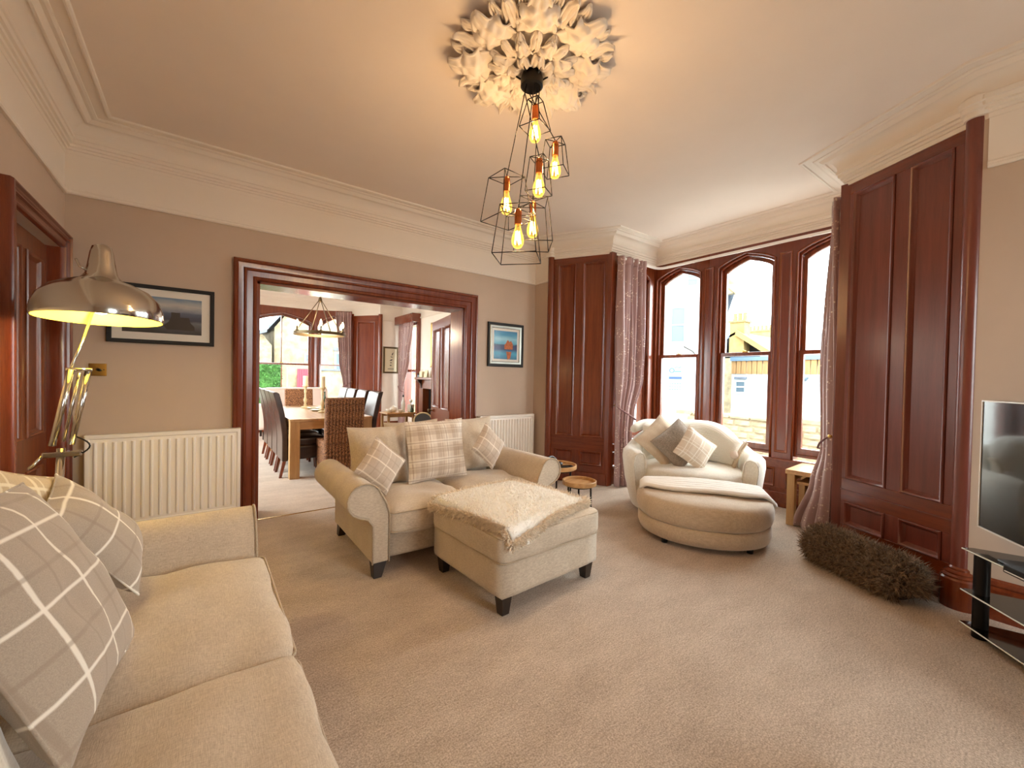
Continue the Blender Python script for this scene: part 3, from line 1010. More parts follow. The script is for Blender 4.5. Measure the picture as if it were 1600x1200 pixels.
# dining bay: wide window ahead, a narrower one in each canted side
DSPR, DRISE, DTOP = 2.42, 0.19, 2.72
for k, (a, b_, nm, wn, lb, bars) in enumerate((((2.02, 10.2), (0.72, 10.2), 'wall_dining_bay', 'window_6', 'wide arched sash window of the dining room looking on the hedge', (0.0,)),
                                               ((2.73, 9.8), (2.02, 10.2), 'wall_dining_bay_side', 'window_7', 'arched sash window of the dining bay beside its mauve curtain', ()),
                                               ((0.72, 10.2), (0.01, 9.8), 'wall_dining_bay_return', 'window_8', 'arched sash window of the dining bay hidden by the door casing', ()))):
    d = Vector(b_) - Vector(a)
    W = d.length
    rz = math.atan2(d.y, d.x)
    t = struct(nm, 'mahogany framing of the dining bay around window %s' % ('ahead', 'by the curtain', 'out of sight')[k], (a[0], a[1], 0), rz)
    hw = W / 2 - (0.05 if k == 0 else 0.06)
    c = W / 2
    poly = [(0, 0.42), (0, DTOP), (W, DTOP), (W, 0.42), (c + hw, 0.42)] + arch(c, hw, DSPR, DRISE) + [(c - hw, 0.42)]
    MB().prism(poly, -0.14, 0.0, 'y').build('board', MAHOG, t)
    MB().tube([(c + hw, 0, 0.42)] + [(p[0], 0, p[1]) for p in arch(c, hw, DSPR, DRISE)] + [(c - hw, 0, 0.42)], 0.014, 8).build('bead', MAHOG, t, smooth=True)
    MB().box(0, W, -0.14, 0.0, DTOP, 2.80).build('frieze', WHITE, t)
    panel_set(t, 0, W, 0, 0.39, [(0.16, 0.33, [(0.1, W - 0.1)])], 0, 0.03, MAHOG, MAHOG_X)
    MB().box(0, W, -0.14, 0.035, 0.39, 0.42).build('sill', MAHOG_X, t, bevel=0.006)
    sash_window(wn, lb, (a[0] + math.cos(rz) * c, a[1] + math.sin(rz) * c, 0), rz, hw, MAHOG, 0.43, 1.48, DSPR, DRISE, bars)
    if k == 0:
        pass
t = struct('window_12', 'added wide plain window in the dining room wall hidden by the door casing', (-1.2, 6.6, 0), -PI / 2)  # unseen window added to bring more daylight into the dining room
ring(MB(), [(-1.2, 0.55), (-1.2, 2.45), (1.2, 2.45), (1.2, 0.55)], [(-1.13, 0.62), (-1.13, 2.38), (1.13, 2.38), (1.13, 0.62)], -0.16, 0.02).build('frame', MAHOG, t, bevel=0.004)
MB().box(-0.03, 0.03, -0.12, -0.05, 0.62, 2.38).build('mullion', MAHOG, t)
MB().box(-1.13, 1.13, -0.085, -0.08, 0.62, 2.38).build('pane', GLASS, t)
# plain sash window added behind the viewpoint to brighten the room
for k, (a, b_) in enumerate(ADDED_RW):
    t = struct('window_%d' % (10 + k), 'added plain sash window in the wall behind the viewpoint', ((a + b_) / 2, YR, 0), 0)
    hw = (b_ - a) / 2
    ring(MB(), [(-hw, 0.55), (-hw, 2.45), (hw, 2.45), (hw, 0.55)], [(-hw + 0.06, 0.62), (-hw + 0.06, 2.38), (hw - 0.06, 2.38), (hw - 0.06, 0.62)], -0.16, 0.02).build('frame', MAHOG, t, bevel=0.004)
    MB().box(-hw + 0.06, hw - 0.06, -0.1, -0.06, 1.48, 1.53).build('meeting_rail', MAHOG_X, t)
    MB().box(-hw + 0.06, hw - 0.06, -0.085, -0.08, 0.62, 2.38).build('pane', GLASS, t)
# plain window in the dining room side wall
t = struct('window_9', 'tall plain window in the dining room side wall behind a tied curtain', (DXR, 8.69, 0), PI / 2)
ring(MB(), [(-0.37, 0.35), (-0.37, 2.45), (0.37, 2.45), (0.37, 0.35)], [(-0.31, 0.42), (-0.31, 2.38), (0.31, 2.38), (0.31, 0.42)], -0.16, 0.02).build('frame', MAHOG, t, bevel=0.004)
MB().box(-0.31, 0.31, -0.1, -0.06, 1.36, 1.41).build('meeting_rail', MAHOG, t)
MB().box(-0.31, 0.31, -0.085, -0.08, 0.42, 2.38).build('pane', GLASS, t)
t = struct('trim_14', 'mahogany pelmet box above the tied curtain in the dining room', (DXR, 8.69, 0), PI / 2)
MB().box(-0.5, 0.5, 0.0, 0.2, 2.42, 2.60).build('pelmet', MAHOG_Y, t, bevel=0.006)
MB().box(-0.5, -0.44, 0.0, 0.06, 0, 2.44).build('post', MAHOG, t, bevel=0.004)
MB().box(0.42, 0.48, 0.0, 0.04, 0, 2.44).build('post', MAHOG, t, bevel=0.004)

# white curtain track following the bay
t = thing('curtain_track', 'white curtain track running round the bay under the cornice', 'curtain track')
tp = [(3.98, 1.10)] + [(XW - 0.17 + 0.10 * math.sin(a), 1.18 - 0.10 * math.cos(a)) for a in [i * PI / 12 for i in range(0, 7)]] + [(XW - 0.17 + 0.10 * math.cos(a), 3.03 + 0.10 * math.sin(a)) for a in [i * PI / 12 for i in range(0, 7)]] + [(3.95, 3.13)]
mb = MB()
mb.sweep(tp, [(-0.012, 2.697), (0.012, 2.697), (0.014, 2.722), (-0.014, 2.722), (-0.012, 2.697)])
mb.build('track', PLASTICW, t, smooth=True, angle=0.5)
for (bx, by, dx, dy) in ((XW - 0.06, 1.5, 1, 0), (XW - 0.06, 2.1, 1, 0), (XW - 0.06, 2.7, 1, 0)):
    MB().box(bx - 0.01, bx + 0.07, by - 0.012, by + 0.012, 2.712, 2.724).build('bracket', PLASTICW, t)

# ---------------------------------------------------------------- sofas
def arm_poly(s=1):
    cx, cz, r = -0.05, 0.505, 0.105
    pts = [(0.0, 0.1), (0.0, 0.34), (-0.03, 0.385), (-0.085, 0.405)]
    for k in range(13):
        a = math.radians(228 - k * 17.5)
        pts.append((cx + r * math.cos(a), cz + r * math.sin(a)))
    pts += [(0.085, 0.47), (0.105, 0.40), (0.105, 0.1)]
    return [(s * p[0], p[1]) for p in pts]


def sofa(name, label, loc, rz, W, D, seed=0):
    """two seat sofa facing local -y, base width W centred on x, front at y = 0"""
    t = thing(name, label, 'sofa', loc, rz)
    for s in (-1, 1):
        x0 = s * W / 2
        poly = [(x0 - s * p[0], p[1]) for p in arm_poly(-1)]
        a = MB().prism([(x0 + (-s) * (q[0]), q[1]) for q in arm_poly(1)], 0.0, D, 'y').build('arm', LINEN, t, smooth=True, angle=0.9, bevel=0.012, seg=3)
        MB().tube([(x0 + (-s) * q[0], -0.003, q[1]) for q in arm_poly(1)], 0.0055, 6).build('piping', LINEN_D, a, smooth=True)
    xi = W / 2 - 0.104
    soft_box(xi, D / 2 - 0.02, 0.09, 0.02, 6).xf(Matrix.Translation((0, D / 2 + 0.01, 0.19))).build('seat_base', LINEN, t, smooth=True)
    soft_box(xi, 0.10, 0.30, 0.05, 8).xf(Matrix.Translation((0, D - 0.11, 0.42))).build('back', LINEN, t, smooth=True)
    for k in (-1, 1):
        cs = soft_box(xi / 2 - 0.002, 0.335, 0.085, 0.035, 14, top=0.034, side=0.014, wob=0.02, wf=6, seed=seed + k).xf(Matrix.Translation((k * xi / 2, 0.305, 0.345))).build('seat_cushion', LINEN, t, smooth=True)
        for zz in (0.285, 0.405):
            x0, x1, y0, y1 = k * xi / 2 - xi / 2 + 0.006, k * xi / 2 + xi / 2 - 0.006, -0.032, 0.63
            r = 0.03
            pts = []
            for (cx, cy, a0) in ((x1 - r, y0 + r, -90), (x1 - r, y1 - r, 0), (x0 + r, y1 - r, 90), (x0 + r, y0 + r, 180)):
                for i in range(5):
                    a = math.radians(a0 + i * 22.5)
                    pts.append((cx + r * math.cos(a), cy + r * math.sin(a), zz))
            MB().tube(pts, 0.0045, 6, closed=True).build('piping', LINEN_D, cs, smooth=True)
    for sx in (-1, 1):
        for sy in (0, 1):
            x, y = sx * (W / 2 - 0.06), 0.07 if sy == 0 else D - 0.07
            ox, oy = sx * 0.02, (-0.03 if sy == 0 else 0.03)
            mb = MB()
            a, b_ = 0.045, 0.026
            mb.add([(x - a, y - a, 0.105), (x + a, y - a, 0.105), (x + a, y + a, 0.105), (x - a, y + a, 0.105), (x + ox - b_, y + oy - b_, 0), (x + ox + b_, y + oy - b_, 0), (x + ox + b_, y + oy + b_, 0), (x + ox - b_, y + oy + b_, 0)],
                   [(0, 1, 2, 3), (4, 7, 6, 5), (0, 4, 5, 1), (1, 5, 6, 2), (2, 6, 7, 3), (3, 7, 4, 0)])
            mb.build('leg', DKWOOD, t, bevel=0.003)
    return t


sofa('sofa', 'beige linen two seat sofa with scroll arms behind the square ottoman', (1.56, 2.53, 0), 0.0, 1.43, 0.92, 3)
SA = sofa('sofa', 'long beige linen sofa along the taupe wall by the chrome lamp', (0.205, 1.39, 0), PI / 2, 1.95, 0.93, 11)

# scatter-back cushions of the sofa by the opening
G1 = 'plain linen back cushions of the sofa by the ottoman'
cushion('back_cushion', 'plain beige linen cushion half behind the tilted small check cushion', G1, (1.10, 3.16, 0.655), (1, 0.06, 0.0), (0, 0.22, 0.97), 0.47, 0.46, 0.17, LINEN, 1, wob=0.022)
cushion('back_cushion', 'plain beige linen cushion tucked behind the tartan cushion', G1, (1.42, 3.25, 0.67), (1, -0.05, 0.03), (0, 0.2, 0.98), 0.47, 0.46, 0.15, LINEN, 2, wob=0.022)
cushion('back_cushion', 'plain beige linen cushion in the sofa corner by the small radiator', G1, (1.95, 3.19, 0.675), (1, 0.02, 0.02), (0, 0.22, 0.97), 0.48, 0.47, 0.17, LINEN, 3, wob=0.02)
cushion('scatter_cushion', 'large taupe tartan cushion in the middle of the sofa', None, (1.49, 2.965, 0.695), (1, -0.03, 0.02), (0, 0.20, 0.97), 0.50, 0.47, 0.16, TARTAN, 4)
G2 = 'small check cushions on the sofa by the ottoman'
cushion('scatter_cushion', 'small taupe check cushion lying against the scroll arm by the dining chairs', G2, (0.985, 2.79, 0.655), (0.72, 0.10, -0.62), (0.62, 0.28, 0.70), 0.30, 0.28, 0.11, PALE_CHECK, 5)
cushion('scatter_cushion', 'small taupe check cushion standing on its corner near the small radiator', G2, (1.92, 2.86, 0.70), (0.68, 0.10, -0.60), (0.60, 0.22, 0.72), 0.30, 0.27, 0.11, PALE_CHECK, 6)

# cushions on the long sofa
G3 = 'cushions on the long sofa'
cushion('scatter_cushion', 'big grey taupe cushion with white windowpane check on the long sofa', G3, (-0.309, 1.45, 0.726), (0.059, 0.993, -0.105), (-0.44, 0.12, 0.89), 0.62, 0.57, 0.16, TAUPE_CHECK, 7)
cushion('scatter_cushion', 'smaller grey taupe check cushion propped in the corner by the sofa arm', G3, (-0.307, 2.085, 0.685), (-0.066, 0.977, 0.203), (-0.565, -0.204, 0.799), 0.38, 0.41, 0.14, TAUPE_CHECK, 8)
cushion('scatter_cushion', 'sand coloured check cushion behind the two taupe ones, lit by the lamp', G3, (-0.47, 2.03, 0.73), (0.35, 0.85, -0.35), (-0.25, 0.25, 0.9), 0.42, 0.46, 0.13, GOLD_CHECK, 9)
cushion('scatter_cushion', 'golden lit sand cushion against the back of the long sofa', G3, (-0.52, 1.70, 0.72), (0.05, 1, 0.05), (-0.25, 0.0, 0.95), 0.44, 0.50, 0.12, GOLD_CHECK, 10)
cushion('scatter_cushion', 'cream cushion at the near end of the long sofa', G3, (-0.36, 1.05, 0.62), (0.1, 1, -0.1), (-0.35, 0.0, 0.93), 0.36, 0.36, 0.13, MT['cream_velvet'], 12)

# ---------------------------------------------------------------- ottoman and sherpa throw
t = thing('ottoman', 'square beige linen ottoman with dark legs in front of the sofa', 'ottoman', (1.63, 2.108, 0), math.radians(3.0))
soft_box(0.395, 0.365, 0.10, 0.02, 6).xf(Matrix.Translation((0, 0, 0.20))).build('base', LINEN, t, smooth=True)
cs = soft_box(0.405, 0.375, 0.085, 0.04, 16, top=0.03, side=0.012, wob=0.008, wf=6, seed=2).xf(Matrix.Translation((0, 0, 0.365))).build('top_cushion', LINEN, t, smooth=True)
for zz in (0.297, 0.428):
    pts = []
    r = 0.04
    for (cx, cy, a0) in ((0.40 - r, -0.37 + r, -90), (0.40 - r, 0.37 - r, 0), (-0.40 + r, 0.37 - r, 90), (-0.40 + r, -0.37 + r, 180)):
        for i in range(5):
            a = math.radians(a0 + i * 22.5)
            pts.append((cx + r * math.cos(a), cy + r * math.sin(a), zz))
    MB().tube(pts, 0.005, 6, closed=True).build('piping', LINEN_D, cs, smooth=True)
for sx in (-1, 1):
    for sy in (-1, 1):
        x, y = sx * 0.34, sy * 0.31
        MB().add([(x - .035, y - .035, .105), (x + .035, y - .035, .105), (x + .035, y + .035, .105), (x - .035, y + .035, .105), (x - .024, y - .024, 0), (x + .024, y - .024, 0), (x + .024, y + .024, 0), (x - .024, y + .024, 0)],
                 [(0, 1, 2, 3), (4, 7, 6, 5), (0, 4, 5, 1), (1, 5, 6, 2), (2, 6, 7, 3), (3, 7, 4, 0)]).build('leg', DKWOOD, t, bevel=0.003)

TH_C = [(-0.42, 0.36), (0.28, 0.40), (0.36, -0.30), (-0.36, -0.395)]   # throw corners on the ottoman, in its own axes


def throw_pt(u, v, layer, top=True):
    a, b_, c, d_ = [Vector(p) for p in TH_C]
    p = (a * (1 - u) + b_ * u) * v + (d_ * (1 - u) + c * u) * (1 - v)
    x, y = p.x, p.y
    # ottoman crown under it, then falling over its edges
    h = 0.452 + 0.03 * max(0, 1 - (x / 0.40) ** 2) * max(0, 1 - (y / 0.37) ** 2)
    dr = max(0, -0.345 - y)
    dl = max(0, -0.385 - x)
    h -= dr * 1.4 + dl * 1.2
    z = h + 0.006 + layer * 0.022 + 0.006 * noise.noise(Vector((x * 9, y * 9, layer * 4)))
    e = min(u, 1 - u, v, 1 - v)
    z -= 0.012 * math.exp(-e * 30) if top else 0
    return Vector((x, y, z))


t = thing('throw', 'folded cream sherpa throw spread over the square ottoman', 'blanket', (1.63, 2.108, 0.0), math.radians(3.0))
for layer in (0, 1):
    ins = 0.02 * layer
    n = 26

    def fn(u, v, L=layer, i_=ins):
        return throw_pt(i_ + u * (1 - 2 * i_), i_ * 0.5 + v * (1 - i_), L)
    MB().grid(n, n, fn).build('layer', SHERPA_TOP if layer else SHERPA, t, smooth=True, solid=0.02)
rr = random.Random(3)
pts = []
for i in range(11000):
    u, v = rr.random(), rr.random()
    p = throw_pt(0.015 + u * 0.97, v, 1) + Vector((0, 0, 0.009))
    pts.append((p, Vector((0, 0, 1))))
o = strands(pts, 0.012, 0.0035, 0.6, rr).build('pile', SHERPA_TOP, t)
tag(o, kind='stuff')
pts = []
for i in range(14000):
    s = rr.random()
    k = rr.randrange(4)
    u, v = [(s, 0), (1, s), (s, 1), (0, s)][k]
    L = rr.choice((0, 1))
    p = throw_pt(u, v, L, False) + Vector((0, 0, rr.uniform(-0.012, 0.01)))
    nrm = [Vector((0, -1, 0.1)), Vector((1, 0, 0.1)), Vector((0, 1, 0.1)), Vector((-1, 0, 0.1))][k]
    pts.append((p, nrm))
o = strands(pts, 0.024, 0.0042, 0.6, rr).build('edge_pile', SHERPA, t)
tag(o, kind='stuff')
p = throw_pt(0.14, 0.0, 0)
MB().box(p.x, p.x + 0.025, p.y - 0.016, p.y - 0.012, p.z - 0.012, p.z + 0.018).build('care_label', MOUNT, t)

# ---------------------------------------------------------------- cuddle chair, half-moon footstool
CH = (3.86, 2.18)
CRZ = -math.radians(54.4)
t = thing('cuddle_chair', 'round cream velvet cuddle chair standing in the bay window', 'armchair', (CH[0], CH[1], 0), CRZ)


def shell(u, v):
    a = math.radians(-32 + 244 * u)
    sb = max(0.0, math.sin(a))
    H = 0.60 + 0.17 * smoothstep(0.15, 0.95, sb)
    ro_t, ri_t = 0.645, 0.475
    # section: outer bottom, up, over the rounded top, down the inside
    prof = [(0.55, 0.04), (0.585, 0.15), (0.62, 0.30), (0.645, H - 0.10), (0.64, H - 0.04), (0.61, H - 0.005), (0.56, H + 0.008), (0.51, H - 0.005), (0.485, H - 0.05), (0.475, H - 0.14), (0.46, 0.30), (0.46, 0.10)]
    k = v * (len(prof) - 1)
    i = min(int(k), len(prof) - 2)
    f = k - i
    r = prof[i][0] * (1 - f) + prof[i + 1][0] * f
    z = prof[i][1] * (1 - f) + prof[i + 1][1] * f
    e = min(u, 1 - u)
    if e < 0.06:                      # arm fronts turn in and round off
        q = 1 - e / 0.06
        mid = 0.54
        r = mid + (r - mid) * (1 - 0.25 * q * q)
        z = z - 0.03 * q * q * (1 if z > 0.4 else 0)
    return (r * math.cos(a), r * math.sin(a) * 0.96, z)


mb = MB()
nu, nv = 60, 23
mb.grid(nu, nv, shell)
mb.f.append(tuple(j * nu for j in range(nv)))
mb.f.append(tuple(j * nu + nu - 1 for j in range(nv))[::-1])
mb.f.append(tuple(range(nu)))
mb.build('shell', VELVET, t, smooth=True, angle=1.2)
# arm front facings
for u0 in (0.0, 1.0):
    ln = [Vector(shell(u0, j / 22)) for j in range(23)]
    MB().tube(ln, 0.008, 6).build('arm_piping', VELVET, t, smooth=True)


def d_outline(n, hw, back, front, p=2.4):
    pts = []
    for i in range(n):
        a = 2 * PI * i / n
        c, s = math.cos(a), math.sin(a)
        x = hw * math.copysign(abs(c) ** (2 / p), c)
        y = (front if s < 0 else back) * abs(s) ** (2 / (p if s < 0 else 5))
        pts.append((x, -y if s < 0 else y))
    return pts


def loft(outl, prof, cy, n_top=5, crown=0.0, cap_top=True, wob=0.0):
    """outline lofted through (inset scale, z); closes with rings towards the centre"""
    n = len(outl)
    mb = MB()
    rows = list(prof)
    if cap_top:
        s0, z0 = prof[-1]
        for k in range(1, n_top + 1):
            s = s0 * (1 - k / n_top)
            rows.append((max(s, 0.001), z0 + crown * (1 - (s / s0) ** 2)))
    vs = []
    for (s, z) in rows:
        for (x, y) in outl:
            q = Vector((x * s, y * s, z))
            if wob:
                q.z += wob * noise.noise(q * 6)
            vs.append((q.x, cy + q.y, q.z))
    fs = []
    for r in range(len(rows) - 1):
        for i in range(n):
            j = (i + 1) % n
            fs.append((r * n + i, r * n + j, (r + 1) * n + j, (r + 1) * n + i))
    fs.append(tuple(range(n))[::-1])
    return mb.add(vs, fs)


loft(d_outline(48, 0.47, 0.42, 0.40), [(0.96, 0.06), (1.0, 0.09), (1.0, 0.27), (0.98, 0.285)], 0.0, cap_top=True).build('seat_base', VELVET_D, t, smooth=True, angle=0.8)
loft(d_outline(48, 0.475, 0.40, 0.43), [(0.94, 0.285), (0.99, 0.31), (1.0, 0.36), (0.985, 0.41), (0.94, 0.435)], 0.0, crown=0.03, wob=0.012).build('seat_cushion', VELVET, t, smooth=True)
MB().lathe([(0.36, 0.0), (0.36, 0.05), (0.0, 0.05)], (0, 0, 0), 32).build('swivel_base', BLACKPL, t, smooth=True, angle=0.6)


def backc(u, v):
    a = math.radians(12 + 150 * u)
    e = (max(0.0, 1 - (2 * u - 1) ** 6)) ** 0.5 * (max(0.0, 1 - (2 * v - 1) ** 6)) ** 0.5
    r = 0.475 - 0.13 * e - 0.02
    z = 0.44 + (0.41 - 0.17 * max(0, 1 - u / 0.38) ** 2 - 0.05 * max(0, (u - 0.75) / 0.25) ** 2) * v
    rib = 0.0022 * math.sin(v * 2 * PI * 26)
    return ((r + rib + 0.02 * v) * math.cos(a), (r + rib + 0.03 * v) * math.sin(a), z)


MB().grid(50, 130, backc).build('back_cushion', RIB, t, smooth=True, solid=0.01)

t = thing('footstool', 'half-moon sand velvet footstool in front of the cuddle chair', 'footstool', (CH[0] + 0.017, CH[1] - 0.024, 0), CRZ)
FS = d_outline(64, 0.515, 0.155, 0.50, 2.2)
loft(FS, [(0.90, 0.035), (0.96, 0.05), (0.985, 0.09), (0.985, 0.145), (0.965, 0.17)], -0.62).build('base', VELVET_D, t, smooth=True)
loft(FS, [(0.95, 0.17), (0.99, 0.19), (1.01, 0.23), (1.01, 0.29), (0.985, 0.33), (0.93, 0.352)], -0.62, crown=0.035, wob=0.008).build('top_cushion', VELVET_D, t, smooth=True)
for (x, y) in ((-0.36, -0.55), (0.36, -0.55), (-0.3, -0.95), (0.3, -0.95)):
    MB().lathe([(0.0, 0.0), (0.022, 0.0), (0.026, 0.04), (0.0, 0.04)], (x, y, 0), 10).build('foot', BLACKPL, t, smooth=True)


def blanket(u, v):
    x = -0.49 + 1.02 * u
    y = -0.475 - (0.22 + 0.18 * math.sin(PI * min(1, u * 1.0)) + 0.03 * math.sin(u * 9)) * v
    r2 = (x / 0.515) ** 2 + (min(0, y + 0.62) / 0.50) ** 2
    z = 0.364 + 0.03 * max(0, 1 - r2) + 0.010
    z -= 0.15 * max(0, abs(x) - 0.46) * 4 + max(0, r2 - 0.78) * 0.12
    z += 0.016 * abs(math.sin(v * PI * 6)) + 0.004 * noise.noise(Vector((x * 12, y * 12, 0)))
    return (x, y, z)


t = thing('blanket', 'white cable knit blanket folded along the half-moon footstool', 'blanket', (CH[0] + 0.017, CH[1] - 0.024, 0), CRZ)
MB().grid(60, 56, blanket).build('cloth', WHITE_KNIT, t, smooth=True, solid=0.024)

# cushions in the chair
G4 = 'cushions in the cuddle chair'
Rc = Matrix.Rotation(CRZ, 3, 'Z')


def cw(x, y, z):
    p = Rc @ Vector((x, y, 0))
    return (CH[0] + p.x, CH[1] + p.y, z)


def cd(x, y, z):
    return Rc @ Vector((x, y, z))


cushion('scatter_cushion', 'oatmeal cushion with a check edge against the arm of the cuddle chair', G4, cw(-0.25, 0.02, 0.66), cd(0.55, 0.5, 0.55), cd(-0.5, 0.25, 0.75), 0.42, 0.42, 0.13, OATMEAL, 21)
cushion('scatter_cushion', 'grey plush cushion between the two pale ones in the cuddle chair', G4, cw(-0.11, -0.06, 0.655), cd(0.62, 0.42, 0.52), cd(-0.45, 0.28, 0.75), 0.40, 0.38, 0.13, GREYFUR, 22)
cushion('scatter_cushion', 'cream check cushion on its corner at the front of the cuddle chair', G4, cw(0.03, -0.14, 0.63), cd(0.72, 0.22, -0.55), cd(0.50, 0.42, 0.72), 0.34, 0.32, 0.12, OAT_CHECK, 23)
t = thing('pompom_throw', 'pale narrow throw with a pompom over the side of the cuddle chair', 'throw', (CH[0], CH[1], 0), CRZ)


def strap(u, v):
    a = math.radians(-2 + 9 * u)
    r = 0.50 - 0.10 * v
    z = 0.70 - 0.26 * v + 0.03 * math.sin(PI * v)
    return (r * math.cos(a), r * math.sin(a) + 0.04 * v, z)


MB().grid(8, 16, strap).build('cloth', OATMEAL, t, smooth=True, solid=0.02)
MB().lathe([(0.0, -0.04), (0.028, -0.03), (0.04, 0.0), (0.028, 0.03), (0.0, 0.04)], (0.40, 0.03, 0.57), 16).build('pompom', POMPOM, t, smooth=True)
t = thing('folded_blanket', 'rolled cream blanket along the top of the cuddle chair', 'blanket', (CH[0], CH[1], 0), CRZ)
MB().tube([(0.56 * math.cos(math.radians(a)), 0.54 * math.sin(math.radians(a)), 0.795 - 0.05 * max(0, (a - 140) / 32)) for a in range(112, 172, 6)], [0.03 + 0.025 * math.sin(PI * min(1, (i + 1) / 11)) for i in range(10)], 12).build('roll', VELVET, t, smooth=True)

# ---------------------------------------------------------------- side tables
def round_table(name, label, loc, r, h, group):
    t = thing(name, label, 'side table', loc, 0.3, group)
    MB().lathe([(0.0, h - 0.028), (r - 0.01, h - 0.028), (r, h - 0.022), (r, h + 0.012), (r - 0.006, h + 0.015), (r - 0.014, h + 0.012), (r - 0.014, h - 0.010), (0.0, h - 0.010)], (0, 0, 0), 40).build('tray_top', OAK_X, t, smooth=True, angle=0.5)
    for k in range(3):
        a = 2 * PI * k / 3 + 0.5
        MB().tube([((r - 0.04) * math.cos(a), (r - 0.04) * math.sin(a), h - 0.028), ((r - 0.03) * math.cos(a), (r - 0.03) * math.sin(a), 0.0)], 0.0085, 8).build('leg', BLACKM, t, smooth=True)
    MB().tube([((r - 0.035) * math.cos(2 * PI * i / 24), (r - 0.035) * math.sin(2 * PI * i / 24), h - 0.036) for i in range(24)], 0.006, 6, closed=True).build('ring', BLACKM, t, smooth=True)
    return t


G5 = 'two round tray tables beside the sofa arm'
round_table('side_table', 'lower small round wooden tray table on black legs', (2.70, 2.56, 0), 0.152, 0.36, G5)
round_table('side_table', 'taller round wooden tray table holding the black headphones', (2.70, 2.86, 0), 0.19, 0.45, G5)
t = thing('headphones', 'black headphones lying on the taller round tray table', 'headphones', (2.66, 2.84, 0.443), 0.4)
MB().tube([(0.085 * math.cos(a), 0.02 + 0.03 * math.sin(a), 0.035 + 0.055 * math.sin(a)) for a in [i * PI / 12 for i in range(13)]], 0.011, 8).build('headband', BLACKPL, t, smooth=True)
for s in (-1, 1):
    MB().lathe([(0.0, 0.0), (0.036, 0.0), (0.042, 0.012), (0.04, 0.028), (0.02, 0.036), (0.0, 0.036)], (s * 0.08, 0.0, 0), 16).build('ear_cup', BLACKPL, t, smooth=True)
t = thing('phone', 'black phone lying beside the headphones on the tray table', 'phone', (2.72, 2.76, 0.441), -0.5)
MB().box(-0.07, 0.07, -0.033, 0.033, 0, 0.022).build('body', BLACKPL, t, bevel=0.006)
MB().box(-0.055, 0.055, -0.026, 0.026, 0.0215, 0.0225).build('screen', TVGLASS, t)

# oak nest of tables behind the tied curtain
NEST = 'oak nest of tables by the bay window'
def nest_table(label, loc, rz, w, d_, h, th, lg):
    t = thing('nest_table', label, 'side table', loc, rz, NEST)
    MB().box(-w / 2, w / 2, -d_ / 2, d_ / 2, h - th, h).build('table_top', OAK_X, t, bevel=0.004)
    for sx in (-1, 1):
        for sy in (-1, 1):
            x, y = sx * (w / 2 - lg / 2 - 0.012), sy * (d_ / 2 - lg / 2 - 0.012)
            MB().box(x - lg / 2, x + lg / 2, y - lg / 2, y + lg / 2, 0, h - th).build('leg', OAK, t, bevel=0.003)
    for sy in (-1, 1):
        y = sy * (d_ / 2 - lg / 2 - 0.012)
        MB().box(-w / 2 + lg, w / 2 - lg, y - 0.012, y + 0.012, h - th - 0.06, h - th).build('apron', OAK_X, t)
    return t


nest_table('taller oak table of the nest with the thick top', (4.46, 1.27, 0), 0.05, 0.48, 0.42, 0.50, 0.04, 0.06)
nest_table('lower oak table tucked under the thick topped one', (4.42, 1.255, 0), 0.05, 0.33, 0.28, 0.40, 0.025, 0.045)

# ---------------------------------------------------------------- fur roll
t = thing('fur_roll', 'shaggy brown fur draught roll lying along the plum panelling', 'fur roll')
A, B_ = Vector((3.315, 0.47, 0.112)), Vector((3.635, 1.06, 0.112))
ax = (B_ - A).normalized()
sd = Vector((0, 0, 1)).cross(ax)
L = (B_ - A).length
mb = MB()
def roll(u, v):
    a = 2 * PI * u
    q = 1 - max(0, abs(2 * v - 1) - 0.86) / 0.14 * 0.5
    r = 0.112 * q
    return tuple(A + ax * L * v + sd * r * 1.12 * math.cos(a) + Vector((0, 0, 1)) * r * 0.98 * math.sin(a))
mb.grid(28, 24, roll, closed_u=True)
mb.f.append(tuple(range(28)))
mb.f.append(tuple(range(23 * 28, 24 * 28)))
mb.build('core', FUR_SKIN, t, smooth=True)
rr = random.Random(5)
pts = []
for i in range(26000):
    u, v = rr.random(), rr.uniform(-0.02, 1.02)
    a = 2 * PI * u
    if math.sin(a) < -0.75:
        continue
    vc = max(0.0, min(1.0, v))
    p = Vector(roll(u, vc))
    nrm = (sd * math.cos(a) + Vector((0, 0, 1)) * math.sin(a))
    if v < 0.03:
        p = p + (A - p) * rr.random() * 0.9
        nrm = nrm * 0.4 - ax
    if v > 0.97:
        p = p + (B_ - p) * rr.random() * 0.9
        nrm = nrm * 0.4 + ax
    p.z = max(p.z, 0.02)
    pts.append((p, nrm.normalized()))
o = strands(pts, 0.038, 0.0042, 0.9, rr)
o.v = [(x, y, max(z, 0.003)) for x, y, z in o.v]
o = o.build('fur', FUR, t)
tag(o, kind='stuff')

# ---------------------------------------------------------------- television and glass stand
td = Vector((-0.84, -0.54)).normalized()
t = thing('television', 'large flat television with a thin silver rim angled by the panelling', 'television', (3.395, 0.25, 0), math.atan2(-td.y, -td.x))
TW = 1.15
